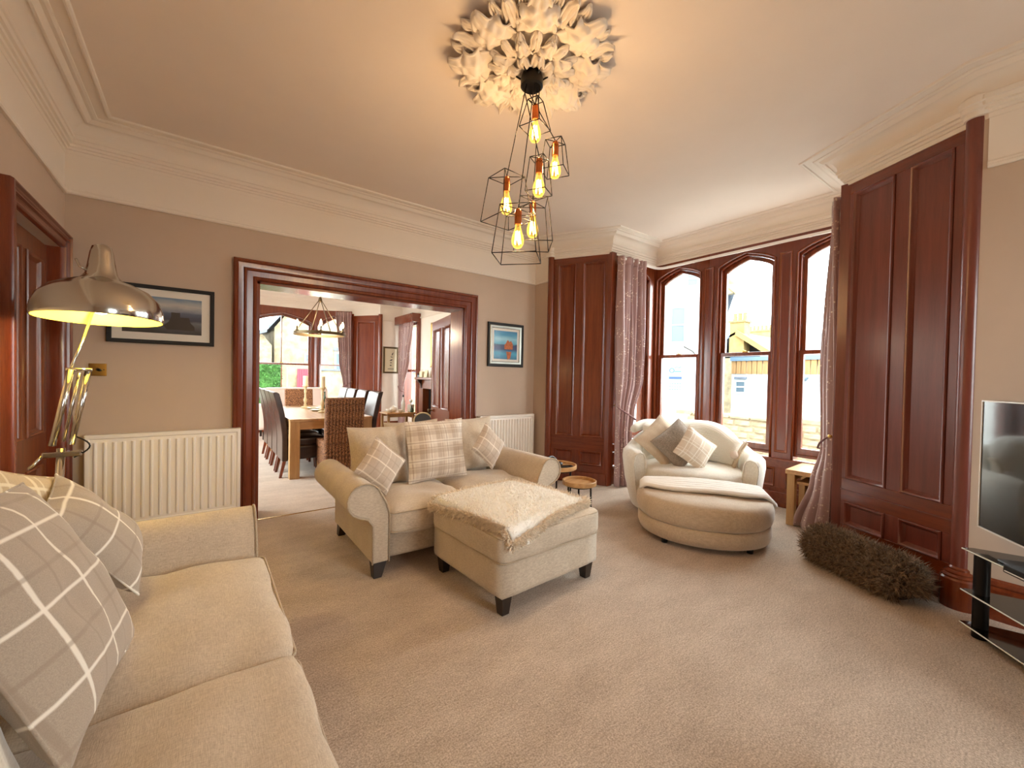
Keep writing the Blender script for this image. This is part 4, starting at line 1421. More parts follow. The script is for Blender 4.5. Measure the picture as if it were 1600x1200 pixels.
# local x runs towards the panelling corner; the screen faces local +y
MB().box(-TW, 0.0, -0.05, -0.006, 0.513, 1.206).build('casing', BLACKPL, t, bevel=0.004)
MB().box(-TW + 0.007, -0.007, -0.006, -0.002, 0.520, 1.199).build('screen', TVGLASS, t)
ring(MB(), [(-TW, 0.513), (-TW, 1.206), (0, 1.206), (0, 0.513)], [(-TW + 0.007, 0.520), (-TW + 0.007, 1.199), (-0.007, 1.199), (-0.007, 0.520)], -0.007, 0.002).build('rim', TVSILVER, t)
MB().box(-TW / 2 - 0.05, -TW / 2 + 0.05, -0.06, -0.02, 0.452, 0.53).box(-TW / 2 - 0.25, -TW / 2 + 0.25, -0.14, 0.1, 0.444, 0.452).build('foot', BLACKPL, t)
sdv = Vector((-0.245, -0.213)).normalized()
t = thing('television_stand', 'black glass television stand with three shelves on round black posts', 'tv stand', (3.175, 0.283, 0), math.atan2(-sdv.y, -sdv.x))
SW, SDp = 1.15, 0.40
for (z, ins) in ((0.44, 0.0), (0.225, 0.0), (0.055, 0.0)):
    sh = MB().prism([(-SW, 0.0), (0.0, 0.0), (0.0, -0.05), (-0.14, -SDp), (-SW + 0.14, -SDp), (-SW, -0.05)], z - 0.010, z, 'z').build('shelf', BLKGLASS, t)
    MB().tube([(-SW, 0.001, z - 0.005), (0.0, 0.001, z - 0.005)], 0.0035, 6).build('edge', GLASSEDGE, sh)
for x in (-0.05, -SW + 0.05):
    MB().lathe([(0.0, 0.0), (0.03, 0.0), (0.03, 0.43), (0.0, 0.43)], (x, -0.05, 0), 20).build('post', BLACKM, t, smooth=True, angle=0.6)
MB().lathe([(0.0, 0.0), (0.034, 0.0), (0.034, 0.43), (0.0, 0.43)], (-SW / 2, -SDp + 0.06, 0), 20).build('post', BLACKM, t, smooth=True, angle=0.6)
t = thing('media_box', 'slim black media box on the top glass shelf', 'media player', (2.78, -0.02, 0.44), math.atan2(-sdv.y, -sdv.x))
MB().box(-0.2, 0.2, -0.11, 0.03, 0, 0.035).build('case', BLACKPL, t, bevel=0.003)
MB().box(-0.19, 0.19, 0.03, 0.033, 0.008, 0.012).build('front_strip', TVSILVER, t)

t = thing('floor_cushion', 'cream fleece floor cushion lying alone on the open carpet', 'cushion', (1.50, 0.215, 0), 0.93)
soft_box(0.19, 0.19, 0.05, 0.05, 10, top=0.02, wob=0.006).xf(Matrix.Translation((0, 0, 0.052))).build('cover', SHERPA_TOP, t, smooth=True)
MB().tube([(-0.15, -0.19, 0.05), (0.15, -0.19, 0.05)], 0.004, 6).build('seam', SHERPA, t, smooth=True)

# ---------------------------------------------------------------- radiators
def radiator(label, x0, x1, z0, z1, n):
    t = thing('radiator', label, 'radiator', ((x0 + x1) / 2, YB - 0.06, 0))
    hw = (x1 - x0) / 2
    MB().box(-hw, hw, -0.012, 0.0, z0, z1).build('back_panel', RADW, t)
    MB().box(-hw + 0.01, hw - 0.01, -0.03, 0.03, z0 + 0.02, z1 - 0.012).build('convector', RADW, t)
    MB().loop(-hw, hw, z0, z1, [(0, 0.0), (0.0, 0.045), (0.006, 0.05), (0.022, 0.05), (0.028, 0.042), (0.03, 0.0)], 0).xf(Matrix.Rotation(PI, 4, 'Z')).build('frame', RADW, t, smooth=True, angle=0.6)
    MB().box(-hw + 0.02, hw - 0.02, -0.040, -0.036, z0 + 0.02, z1 - 0.02).build('front_panel', RADW, t)
    pitch = (2 * hw - 0.06) / n
    rib = None
    for i in range(n):
        x = -hw + 0.03 + pitch * (i + 0.5)
        if rib is None:
            mb = MB()
            w = pitch * 0.25
            za, zb = z0 + 0.045, z1 - 0.05
            mb.prism([(-w, -0.036), (-w * 0.5, -0.058), (w * 0.5, -0.058), (w, -0.036)], za, zb, 'z')
            rib = mb.build('rib', RADW, t, bevel=0.004)
            rib.location = (x, 0, 0)
        else:
            piece(rib, 'rib', t, (x, 0, 0))
    MB().box(-hw, hw, -0.05, 0.02, z1 - 0.004, z1 + 0.004).build('top_grille', RADW, t, bevel=0.002)
    for s in (-1, 1):
        MB().tube([(s * (hw - 0.03), -0.01, z0), (s * (hw - 0.03), -0.01, 0.0)], 0.008, 8).build('pipe', COPPER, t, smooth=True)
    MB().box(-hw * 0.6, -hw * 0.6 + 0.03, 0.0, 0.06, z1 - 0.2, z1 - 0.1).box(hw * 0.6 - 0.03, hw * 0.6, 0.0, 0.06, z1 - 0.2, z1 - 0.1).build('bracket', RADW, t)
    return t


radiator('long white ribbed radiator behind the long sofa arm', -0.663, 0.252, 0.14, 0.81, 17)
radiator('small white ribbed radiator under the blue framed picture', 2.60, 3.43, 0.14, 0.81, 18)

# ---------------------------------------------------------------- curtains
def lerp_keys(keys, z):
    """keys = [(z, value)] from top to bottom"""
    for (za, a), (zb, b_) in zip(keys, keys[1:]):
        if z >= zb:
            f = smoothstep(0, 1, (za - z) / (za - zb))
            return a + (b_ - a) * f if not isinstance(a, Vector) else a.lerp(b_, f)
    return keys[-1][1]


def curtain(name, label, group, starts, ends, amp, n, zt, zb, tie_z, hook, seedp=0.0, rope_side=1):
    """pleated cloth: plan start and end points keyed by height, n pleats"""
    t = thing(name, label, 'curtain', (0, 0, 0), 0, group)

    def fn(u, v):
        z = zt + (zb - zt) * v
        a, b_ = lerp_keys(starts, z), lerp_keys(ends, z)
        d = b_ - a
        nrm = Vector((-d.y, d.x)).normalized()
        p = a.lerp(b_, u)
        w = lerp_keys(amp, z)
        uu = u + 0.035 * math.sin(2 * PI * u * 2.3 + seedp) + 0.02 * math.sin(2 * PI * u * 5 + v * 3)
        s = math.sin(2 * PI * n * uu + seedp + 0.5 * math.sin(2.5 * v)) + 0.35 * math.sin(2 * PI * n * 0.5 * uu + v * 4 + seedp)
        p = p + nrm * w * s
        return (p.x, p.y, z)
    MB().grid(n * 12, 60, fn).build('cloth', CURTAIN, t, smooth=True, solid=0.004)
    # heading tape with pinch pleats
    MB().grid(n * 12, 4, lambda u, v: tuple(Vector(fn(u, v * 0.035)) + Vector((0, 0, 0.006)))).build('heading', CURTAIN, t, smooth=True, solid=0.012)
    a, b_ = lerp_keys(starts, tie_z), lerp_keys(ends, tie_z)
    d = b_ - a
    nrm = Vector((-d.y, d.x)).normalized() * rope_side
    hk = Vector(hook)
    path = [hk]
    for i in range(9):
        q = i / 8
        p = a.lerp(b_, q)
        p = p + nrm * (0.036 + 0.012 * math.sin(PI * q))
        path.append(Vector((p.x, p.y, hk.z + (tie_z - hk.z) * (0.15 + 0.85 * q))))
    for q, off in ((1.06, 0.0), (1.0, -0.04), (0.6, -0.05)):
        p = a.lerp(b_, q) + nrm * off
        path.append(Vector((p.x, p.y, tie_z - 0.004)))
    MB().tube(path, 0.008, 8).build('tieback', ROPE, t, smooth=True)
    MB().lathe([(0.0, -0.012), (0.014, -0.01), (0.016, 0.0), (0.014, 0.01), (0.0, 0.012)], hook, 12).build('hook', BRASS, t, smooth=True)
    return t


V2 = lambda x, y: Vector((x, y))
curtain('curtain', 'mauve blossom curtain tied back beside the mahogany reveal', 'mauve curtains of the bay',
        [(2.73, V2(3.905, 3.13)), (0.9, V2(3.90, 3.13)), (0.01, V2(3.90, 3.12))],
        [(2.73, V2(4.37, 3.11)), (1.3, V2(4.36, 3.09)), (0.86, V2(4.17, 3.07)), (0.6, V2(4.14, 3.08)), (0.01, V2(4.19, 3.07))],
        [(2.73, 0.030), (1.6, 0.046), (0.85, 0.024), (0.01, 0.042)], 6, 2.73, 0.012, 0.80, (3.955, 3.20, 0.97), 0.4, -1)
curtain('curtain', 'mauve blossom curtain tied back beside the plum panelling', 'mauve curtains of the bay',
        [(2.73, V2(3.95, 1.075)), (0.9, V2(3.95, 1.065)), (0.01, V2(3.96, 1.06))],
        [(2.73, V2(4.16, 1.14)), (1.5, V2(4.24, 1.215)), (0.75, V2(4.13, 1.17)), (0.45, V2(4.18, 1.24)), (0.01, V2(4.27, 1.37))],
        [(2.73, 0.018), (1.5, 0.026), (0.75, 0.015), (0.01, 0.038)], 5, 2.73, 0.012, 0.74, (3.90, 1.06, 0.87), 1.0, 1)

# ---------------------------------------------------------------- pictures and switch
def print_mat(name, stops, nscale=(3, 3, 6), amount=0.25, tint=None):
    m, nt, b = base_mat(name)
    tc = N(nt, 'ShaderNodeTexCoord')
    sp = N(nt, 'ShaderNodeSeparateXYZ')
    nt.links.new(tc.outputs['Generated'], sp.inputs[0])
    f = noise_n(nt, coords(nt, nscale, 'Generated'), 1.0, 5)
    a = N(nt, 'ShaderNodeMath', operation='MULTIPLY_ADD')
    s = N(nt, 'ShaderNodeMath', operation='SUBTRACT')
    nt.links.new(f, s.inputs[0])
    s.inputs[1].default_value = 0.5
    nt.links.new(s.outputs[0], a.inputs[0])
    a.inputs[1].default_value = amount
    nt.links.new(sp.outputs[2], a.inputs[2])
    nt.links.new(ramp(nt, a.outputs[0], [(p, lin(c)) for p, c in stops]), b.inputs['Base Color'])
    b.inputs['Roughness'].default_value = 0.35
    return m


def picture(label, x0, x1, z0, z1, fw, mount, frame_m, art, inner=None, cat='picture', y=YB, shapes=(), par_rz=PI, loc=None):
    cx = (x0 + x1) / 2
    t = thing('framed_picture', label, cat, loc or (cx, y, 0), par_rz, 'framed pictures on the walls')
    hw = (x1 - x0) / 2
    MB().loop(-hw, hw, z0, z1, [(0, 0.002), (0, 0.024), (0.004, 0.028), (fw - 0.004, 0.026), (fw, 0.02), (fw, 0.008)]).build('frame', frame_m, t, smooth=True, angle=0.5)
    a = fw
    if inner:
        MB().loop(-hw + fw, hw - fw, z0 + fw, z1 - fw, [(0, 0.02), (0.006, 0.024), (inner[0] - 0.006, 0.018), (inner[0], 0.012), (inner[0], 0.008)]).build('inner_frame', inner[1], t, smooth=True, angle=0.5)
        a += inner[0]
    MB().box(-hw + a, hw - a, 0.002, 0.009, z0 + a, z1 - a).build('mount', MOUNT, t)
    b_ = a + mount
    MB().box(-hw + b_, hw - b_, 0.009, 0.0098, z0 + b_, z1 - b_).build('print', art, t)
    for (poly, mm) in shapes:
        MB().prism([(-(q[0]) , q[1]) for q in poly], 0.0098, 0.0102, 'y').build('print_motif', mm, t)
    MB().box(-hw + a, hw - a, 0.0125, 0.0135, z0 + a, z1 - a).build('glass', PICGLASS, t)
    return t


ART1 = print_mat('sea_loch_print', [(0.0, (62, 60, 58)), (0.22, (96, 96, 98)), (0.34, (120, 122, 126)), (0.40, (70, 72, 84)), (0.58, (96, 104, 124)), (0.66, (150, 156, 168)), (0.8, (196, 196, 192)), (1.0, (104, 136, 168))], (4, 4, 7), 0.22)
RUIN = mat('print_dark_stone', (66, 56, 48), 0.5)
ORANGE = mat('print_lit_stone', (196, 110, 60), 0.5, var=0.4, vscale=60)
NAVY = mat('print_navy_hills', (22, 40, 92), 0.5)
TEAL = mat('print_teal_loch', (40, 130, 170), 0.5, var=0.3, vscale=30)
cx1 = (-0.566 + 0.070) / 2
picture('black framed landscape print of a ruined keep by the water, behind the lamp shade', -0.566, 0.070, 1.484, 1.928, 0.028, 0.055, BLACKF, ART1,
        shapes=[([(0.02, 1.60), (0.19, 1.60), (0.19, 1.63), (0.165, 1.66), (0.155, 1.70), (0.10, 1.70), (0.10, 1.735), (0.045, 1.735), (0.045, 1.70), (0.03, 1.66), (0.0, 1.63)], RUIN)])
ART2 = print_mat('teal_dusk_print', [(0.0, (30, 110, 150)), (0.2, (60, 160, 196)), (0.34, (24, 52, 104)), (0.50, (24, 44, 96)), (0.56, (90, 170, 200)), (0.72, (150, 206, 222)), (0.85, (60, 150, 190)), (1.0, (36, 122, 170))], (3, 3, 9), 0.16)
picture('square blue print of a lit castle reflected in water, above the small radiator', 2.75, 3.295, 1.41, 1.95, 0.03, 0.03, BLACKF, ART2, (0.035, SILVER),
        shapes=[([(-0.02, 1.63), (0.11, 1.63), (0.11, 1.70), (0.08, 1.74), (0.06, 1.72), (0.03, 1.75), (0.0, 1.70), (-0.02, 1.68)], ORANGE), ([(0.01, 1.60), (0.09, 1.60), (0.075, 1.52), (0.03, 1.50)], ORANGE)])
t = thing('light_switch', 'small brass light switch plate with a black toggle by the lamp', 'light switch', (-0.61, YB, 0), PI)
MB().box(-0.047, 0.047, 0, 0.008, 1.232, 1.322).build('plate', BRASS, t, bevel=0.003)
MB().tube([(0.0, 0.006, 1.278), (-0.016, 0.03, 1.272)], [0.011, 0.008], 10).build('toggle', BLACKPL, t, smooth=True)
for s in (-1, 1):
    MB().lathe([(0.0, 0.0), (0.004, 0.0), (0.004, 0.0015), (0.0, 0.0015)], (0, 0, 0), 8).xf(Matrix.Translation((s * 0.032, 0.008, 1.277)) @ Matrix.Rotation(-PI / 2, 4, 'X')).build('screw', BRONZE, t)

# ---------------------------------------------------------------- floor lamp
LY = 2.85
t = thing('floor_lamp', 'tall chrome balanced arm floor lamp with a yellow lit bell shade', 'lamp', (-0.57, LY, 0))


def lp(x, z, dy=0.0):
    return (x + 0.57, dy, z)


MB().lathe([(0.0, 0.0), (0.15, 0.0), (0.15, 0.018), (0.14, 0.026), (0.03, 0.032), (0.018, 0.06), (0.0, 0.06)], (0.0, 0, 0), 32).build('base', CHROME, t, smooth=True, angle=0.6)
MB().tube([lp(-0.57, 0.03), lp(-0.54, 0.90)], 0.016, 12).build('pole', CHROME, t, smooth=True)
for s in (-1, 1):
    MB().tube([lp(-0.537 + s * 0.03, 0.915, s * 0.012), lp(-0.478 + s * 0.028, 1.275, s * 0.012)], 0.013, 10).build('arm_rod', CHROME, t, smooth=True)
    if s > 0:
        MB().tube([lp(-0.535, 0.93, 0.02), lp(-0.482, 1.26, 0.02)], 0.007, 10).build('spring', CHROME, t, smooth=True)
MB().tube([lp(-0.515, 1.26), lp(-0.485, 1.42, 0.10), lp(-0.46, 1.60, 0.2)], 0.006, 10).build('upper_arm', CHROME, t, smooth=True)
MB().tube([lp(-0.525, 1.277), lp(-0.435, 1.277)], 0.008, 8).build('cross_pin', CHROME, t, smooth=True)
MB().box(0.57 - 0.60, 0.57 - 0.47, -0.02, 0.02, 0.86, 0.885).build('joint_plate', CHROME, t, bevel=0.004)
MB().tube([lp(-0.60, 0.87, -0.01), lp(-0.625, 0.83, -0.015), lp(-0.64, 0.815, -0.02)], 0.006, 8).build('wing_screw', CHROME, t, smooth=True)
MB().tube([lp(-0.525 + 0.05 * math.sin(i / 10 * PI), 0.96 - 0.12 * i / 10 , 0.01) if False else lp(-0.50 + 0.055 * math.sin(i / 10 * PI), 0.955 - 0.105 * i / 10, 0.015) for i in range(11)], 0.0035, 6).build('cable', BLACKPL, t, smooth=True)
# shade
SX, SZ = -0.405, 1.525
PROF = [(0.236, 0.0), (0.239, 0.012), (0.236, 0.05), (0.220, 0.10), (0.180, 0.148), (0.125, 0.178), (0.078, 0.196), (0.060, 0.222), (0.052, 0.27), (0.044, 0.33), (0.036, 0.36), (0.02, 0.372), (0.0, 0.373)]
TILT = Matrix.Translation((SX + 0.57, 0, SZ)) @ Matrix.Rotation(-0.045, 4, 'X') @ Matrix.Translation((-SX - 0.57, 0, -SZ))
MB().lathe(PROF, (SX + 0.57, 0, SZ), 56).xf(TILT).build('shade', CHROME, t, smooth=True)
MB().lathe([(max(0, r - 0.004), z + (0.0 if i == 0 else -0.004)) for i, (r, z) in enumerate(PROF[:8])], (SX + 0.57, 0, SZ), 56).xf(TILT).build('shade_lining', LAMPIN, t, smooth=True)
MB().tube([(SX + 0.57 - 0.05, 0, SZ + 0.235), (SX + 0.57 - 0.075, 0, SZ + 0.25), (SX + 0.57 - 0.088, 0, SZ + 0.285)], 0.005, 8).build('thumb_screw', CHROME, t, smooth=True)
MB().lathe([(0.0, 0.07), (0.02, 0.075), (0.03, 0.095), (0.026, 0.12), (0.014, 0.145), (0.014, 0.19), (0.0, 0.19)], (SX + 0.57, 0, SZ - 0.045), 16).build('bulb', GLOWBULB, t, smooth=True)
point('lamp_light', t, (SX + 0.57, 0, SZ + 0.005), (1.0, 0.80, 0.42), 4.5, 0.035)

# ---------------------------------------------------------------- ceiling rose
RC = (1.41, 1.755)
t = thing('ceiling_rose', 'large white plaster ceiling rose of curled acanthus leaves', 'ceiling rose', (RC[0], RC[1], ZC))
MB().lathe([(0.0, -0.03), (0.16, -0.03), (0.24, -0.02), (0.30, -0.012), (0.31, 0.0)], (0, 0, 0), 48).build('plate', WHITE, t, smooth=True)


def leaf(L, W, dip, curl, lobes, seed, nu=36, nv=13):
    mb = MB()

    def fn(u, v):
        s = 2 * v - 1
        w = W * (math.sin(PI * min(1, 0.10 + 0.9 * u) ** 0.8)) ** 0.75 * (0.80 + 0.30 * abs(math.sin(PI * (lobes + 1) * u)) ** 0.7)
        x = L * u
        z = -dip * math.sin(PI * min(1.0, u * 0.95)) ** 0.8 * (1 - 0.55 * s * s) - 0.012
        z += 0.014 * abs(s) ** 3 * math.cos(u * lobes * 2 * PI)       # frilled edges
        z += 0.010 * math.cos(s * PI * 3) * math.sin(PI * u)              # ribs
        z -= curl * max(0, u - 0.70) ** 1.5 * 5
        z += 0.016 * noise.noise(Vector((x * 34, s * 3.2, seed * 7))) * math.sin(PI * u)
        return (x - 0.012 * abs(s) * math.sin(u * lobes * 2 * PI), w * s + 0.01 * noise.noise(Vector((x * 14, seed, 1))), z)
    return mb.grid(nu, nv, fn)


rings = [('leaf', 8, 0.20, leaf(0.240, 0.098, 0.062, 0.030, 3, 1), 0.0, 0.0),
         ('leaf', 8, 0.22, leaf(0.215, 0.042, 0.030, 0.05, 1, 2), 0.5, 0.005),
         ('bud_leaf', 8, 0.27, leaf(0.155, 0.034, 0.02, 0.02, 2, 3), 0.27, 0.008),
         ('bud_leaf', 8, 0.27, leaf(0.155, 0.034, 0.02, 0.02, 2, 4), 0.73, 0.008),
         ('petal', 16, 0.115, leaf(0.125, 0.030, 0.050, 0.03, 1, 5), 0.0, -0.012),
         ('petal', 8, 0.10, leaf(0.115, 0.050, 0.058, 0.05, 2, 6), 0.5, -0.02),
         ('inner_petal', 8, 0.045, leaf(0.085, 0.038, 0.04, 0.06, 1, 7), 0.25, -0.04)]
for (nm, n, r0, mb, ph, dz) in rings:
    first = None
    for k in range(n):
        a = 2 * PI * (k + ph) / n + 0.2
        loc = (r0 * math.cos(a), r0 * math.sin(a), dz)
        sc = 1 + 0.05 * math.sin(k * 2.3 + n)
        if first is None:
            first = mb.build(nm, WHITE, t, smooth=True, solid=0.008)
            first.location, first.rotation_euler, first.scale = loc, (0, 0, a), (sc, sc, 1)
        else:
            c = piece(first, nm, t, loc, (0, 0, a), (sc, sc, 1))
            md = c.modifiers.new('solid', 'SOLIDIFY')
            md.thickness, md.offset = 0.008, 0
MB().lathe([(0.0, -0.082), (0.03, -0.082), (0.055, -0.078), (0.075, -0.06), (0.085, -0.03)], (0, 0, 0), 32).build('boss', WHITE, t, smooth=True)

# ---------------------------------------------------------------- pendant chandelier
CC = (1.405, 1.745)
t = thing('chandelier', 'black cluster pendant light of six wire cages with glowing filament bulbs', 'chandelier', (CC[0], CC[1], 0))
MB().lathe([(0.0, 2.838), (0.05, 2.838), (0.06, 2.846), (0.06, 2.885), (0.05, 2.918), (0.0, 2.918)], (0, 0, 0), 28).build('canopy', BLACKM, t, smooth=True, angle=0.6)
for k in range(6):
    a = k * PI / 3 + 0.4
    MB().tube([(0.06 * math.cos(a), 0.06 * math.sin(a), 2.885), (0.085 * math.cos(a), 0.085 * math.sin(a), 2.90)], 0.005, 6).build('screw', BLACKM, t)


PEND = [  # bulb centre (x, y, z), top half width, bottom half width, cage height, turn
    (1.425, 1.734, 2.611, 0.030, 0.062, 0.150, 0.35),
    (1.539, 1.694, 2.437, 0.044, 0.064, 0.165, 0.55),
    (1.404, 1.668, 2.29, 0.038, 0.055, 0.180, 0.50),
    (1.303, 1.817, 2.218, 0.070, 0.098, 0.235, 0.05),
    (1.293, 1.696, 2.005, 0.08, 0.11, 0.250, 0.75),
    (1.468, 1.791, 2.122, 0.076, 0.102, 0.2450, 0.95),
]
for k, (pu, pv, dp, a_, b_, h, tw) in enumerate(PEND):
    c = Vector((pu - CC[0], pv - CC[1], dp))
    zt = c.z + 0.145
    soc = MB().lathe([(0.0, zt), (0.008, zt), (0.016, zt - 0.008), (0.0185, zt - 0.02), (0.0185, zt - 0.082), (0.0, zt - 0.082)], (c.x, c.y, 0), 18).build('socket', COPPER, t, smooth=True, angle=0.6)
    zb = zt - 0.082
    bl = MB().lathe([(0.013, zb + 0.004), (0.014, zb - 0.012), (0.019, zb - 0.030), (0.029, zb - 0.060), (0.0325, zb - 0.080), (0.030, zb - 0.100), (0.021, zb - 0.116), (0.008, zb - 0.123), (0.0, zb - 0.124)], (c.x, c.y, 0), 20).build('bulb', BULB, t, smooth=True)
    fl = MB()
    for i in range(5):
        a = i * 2 * PI / 5
        fl.tube([(c.x + 0.010 * math.cos(a), c.y + 0.010 * math.sin(a), zb - 0.035), (c.x + 0.017 * math.cos(a + 0.5), c.y + 0.017 * math.sin(a + 0.5), zb - 0.100)], 0.0034, 5)
    fl.build('filament', FILAMENT, bl, smooth=True)
    point('bulb_light', t, (c.x, c.y, zb - 0.07), (1.0, 0.69, 0.49), 5.0, 0.03)
    # wire cage: four posts, two squares, four spokes to the socket
    ztop = zt - 0.005
    if k == 0:
        ztop = zt + 0.02

    def corner(hw, z, q, r=tw, cc=c):
        an = r + q * PI / 2 + PI / 4
        return (cc.x + hw * 1.414 * math.cos(an), cc.y + hw * 1.414 * math.sin(an), z)
    for q in range(4):
        A_, A2 = corner(a_, ztop, q), corner(a_, ztop, q + 1)
        B1, B2 = corner(b_, ztop - h, q), corner(b_, ztop - h, q + 1)
        MB().tube([A_, B1], 0.0026, 5).build('cage_wire', BLACKM, t, smooth=True)
        MB().tube([A_, A2], 0.0026, 5).build('cage_wire', BLACKM, t, smooth=True)
        MB().tube([B1, B2], 0.0026, 5).build('cage_wire', BLACKM, t, smooth=True)
        MB().tube([A_, (c.x, c.y, zt - 0.002)], 0.0024, 5).build('cage_spoke', BLACKM, t, smooth=True)
    an = k * PI / 3 + 0.2
    MB().tube([(0.042 * math.cos(an), 0.042 * math.sin(an), 2.84), (c.x, c.y, zt)], 0.0028, 6).build('cord', BLACKM, t, smooth=True)

# ---------------------------------------------------------------- dining room furniture
TZ = 0.725
t = thing('dining_table', 'long chunky oak dining table', 'table', (1.32, 6.65, 0))
TWH, TLH = 0.49, 1.15
MB().box(-TWH, TWH, -TLH, TLH, TZ - 0.035, TZ).build('table_top', OAK_Y, t, bevel=0.005)
for sx in (-1, 1):
    for sy in (-1, 1):
        x, y = sx * (TWH - 0.058), sy * (TLH - 0.058)
        MB().box(x - 0.055, x + 0.055, y - 0.055, y + 0.055, 0, TZ - 0.035).build('leg', OAK, t, bevel=0.004)
for s in (-1, 1):
    MB().box(-TWH + 0.11, TWH - 0.11, s * (TLH - 0.03) - 0.014, s * (TLH - 0.03) + 0.014, TZ - 0.13, TZ - 0.035).build('apron', OAK_X, t)
    MB().box(s * (TWH - 0.03) - 0.014, s * (TWH - 0.03) + 0.014, -TLH + 0.11, TLH - 0.11, TZ - 0.13, TZ - 0.035).build('apron', OAK_Y, t)


def leather_chair(label, loc, rz):
    """facing local -y; back at +y"""
    t = thing('dining_chair', label, 'chair', loc, rz, 'dark leather chairs along the dining table')
    # rolled high back
    pr_ = []
    for i in range(17):
        z = 0.20 + 0.83 * i / 16
        q = max(0, (z - 0.45) / 0.58)
        pr_.append((0.22 + 0.10 * q ** 1.6, z))
    poly = [(y - 0.035, z) for y, z in pr_] + [(pr_[-1][0] - 0.01, 1.045), (pr_[-1][0] + 0.035, 1.045)] + [(y + 0.03, z) for y, z in reversed(pr_)]
    MB().prism([(p[0], p[1]) for p in poly], -0.215, 0.215, 'x').build('backrest', LEATHER, t, smooth=True, angle=0.7, bevel=0.012)
    soft_box(0.215, 0.225, 0.05, 0.025, 8, top=0.012).xf(Matrix.Translation((0, -0.02, 0.43))).build('seat', LEATHER, t, smooth=True)
    soft_box(0.213, 0.22, 0.09, 0.015, 4).xf(Matrix.Translation((0, -0.02, 0.30))).build('seat_skirt', LEATHER, t, smooth=True)
    for sx in (-1, 1):
        for sy in (-1, 1):
            x, y = sx * 0.185, (-0.21 if sy < 0 else 0.215)
            oy = 0.05 if sy > 0 else -0.01
            MB().add([(x - .02, y - .02, .24), (x + .02, y - .02, .24), (x + .02, y + .02, .24), (x - .02, y + .02, .24), (x - .015, y + oy - .015, 0), (x + .015, y + oy - .015, 0), (x + .015, y + oy + .015, 0), (x - .015, y + oy + .015, 0)],
                     [(0, 1, 2, 3), (4, 7, 6, 5), (0, 4, 5, 1), (1, 5, 6, 2), (2, 6, 7, 3), (3, 7, 4, 0)]).build('leg', MAHOG, t)
    return t


c0 = leather_chair('first dark leather chair from the sofa end along the hedge side of the table', (1.02, 5.85, 0), PI / 2)
for y, od in ((6.32, 'second'), (6.82, 'third'), (7.33, 'fourth')):
    dup(c0, (1.02, y, 0), PI / 2, od + ' dark leather chair from the sofa end along the hedge side of the table')
c1 = dup(c0, (1.66, 5.87, 0), -PI / 2, 'first dark leather chair from the sofa end along the fireplace side of the table')
for y, od in ((6.42, 'second'), (6.98, 'third'), (7.46, 'fourth')):
    dup(c1, (1.66, y, 0), -PI / 2, od + ' dark leather chair from the sofa end along the fireplace side of the table')


def wicker_chair(label, loc, rz):
    t = thing('wicker_chair', label, 'chair', loc, rz, 'woven seagrass chairs at the table ends')
    pr_ = [(0.20 + 0.05 * max(0, (z - 0.45) / 0.55) ** 1.4, z) for z in [0.16 + 0.84 * i / 12 for i in range(13)]]
    poly = [(y - 0.03, z) for y, z in pr_] + [(y + 0.03, z) for y, z in reversed(pr_)]
    MB().prism(poly, -0.222, 0.222, 'x').build('backrest', WICKER, t, smooth=True, angle=0.7, bevel=0.014)
    # braided columns standing proud of the back
    col = None
    for i in range(12):
        x = -0.2 + 0.4 * i / 11
        pts = [(0.004 * math.sin(k * 1.9), y + 0.032 + 0.003 * math.cos(k * 1.9), z) for k, (y, z) in enumerate([(0.20 + 0.05 * max(0, (q - 0.45) / 0.55) ** 1.4, q) for q in [0.18 + 0.80 * j / 36 for j in range(37)]])]
        if col is None:
            col = MB().tube(pts, [0.0125 + 0.0035 * (k % 2) for k in range(37)], 7).build('braid', WICKER, t, smooth=True)
            col.location = (x, 0, 0)
        else:
            piece(col, 'braid', t, (x, 0, 0.011 * (i % 2)))
    soft_box(0.222, 0.22, 0.05, 0.02, 6, top=0.01).xf(Matrix.Translation((0, -0.02, 0.43))).build('seat', WICKER, t, smooth=True)
    soft_box(0.216, 0.212, 0.11, 0.015, 4).xf(Matrix.Translation((0, -0.02, 0.28))).build('seat_skirt', WICKER, t, smooth=True)
    for sx in (-1, 1):
        for y in (-0.2, 0.2):
            MB().box(sx * 0.195 - 0.018, sx * 0.195 + 0.018, y - 0.018, y + 0.018, 0, 0.2).build('leg', OAK, t, bevel=0.003)
    return t


w0 = wicker_chair('woven brown seagrass chair at the table end behind the sofa', (1.355, 5.34, 0), PI)
dup(w0, (1.36, 7.86, 0), 0.0, 'woven brown seagrass chair at the far table end under the window')


def candlestick(label, loc, h):
    t = thing('candlestick', label, 'candlestick', loc, 0, 'pair of candlesticks on the dining table')
    MB().lathe([(0.0, 0.0), (0.06, 0.0), (0.062, 0.012), (0.045, 0.022), (0.02, 0.03), (0.026, 0.05), (0.016, 0.07), (0.022, 0.10), (0.03, 0.13), (0.016, 0.17), (0.013, 0.23), (0.022, 0.27), (0.014, 0.30), (0.03, h - 0.02), (0.046, h - 0.012), (0.046, h), (0.0, h)], (0, 0, 0), 20).build('stem', CREAMW, t, smooth=True, angle=0.8)
    c = MB().lathe([(0.0, h), (0.034, h), (0.034, h + 0.15), (0.03, h + 0.155), (0.0, h + 0.152)], (0, 0, 0), 18).build('candle', CANDLE, t, smooth=True, angle=0.7)
    MB().tube([(0, 0, h + 0.15), (0.002, 0, h + 0.165)], 0.0018, 5).build('wick', INK, c)
    return t


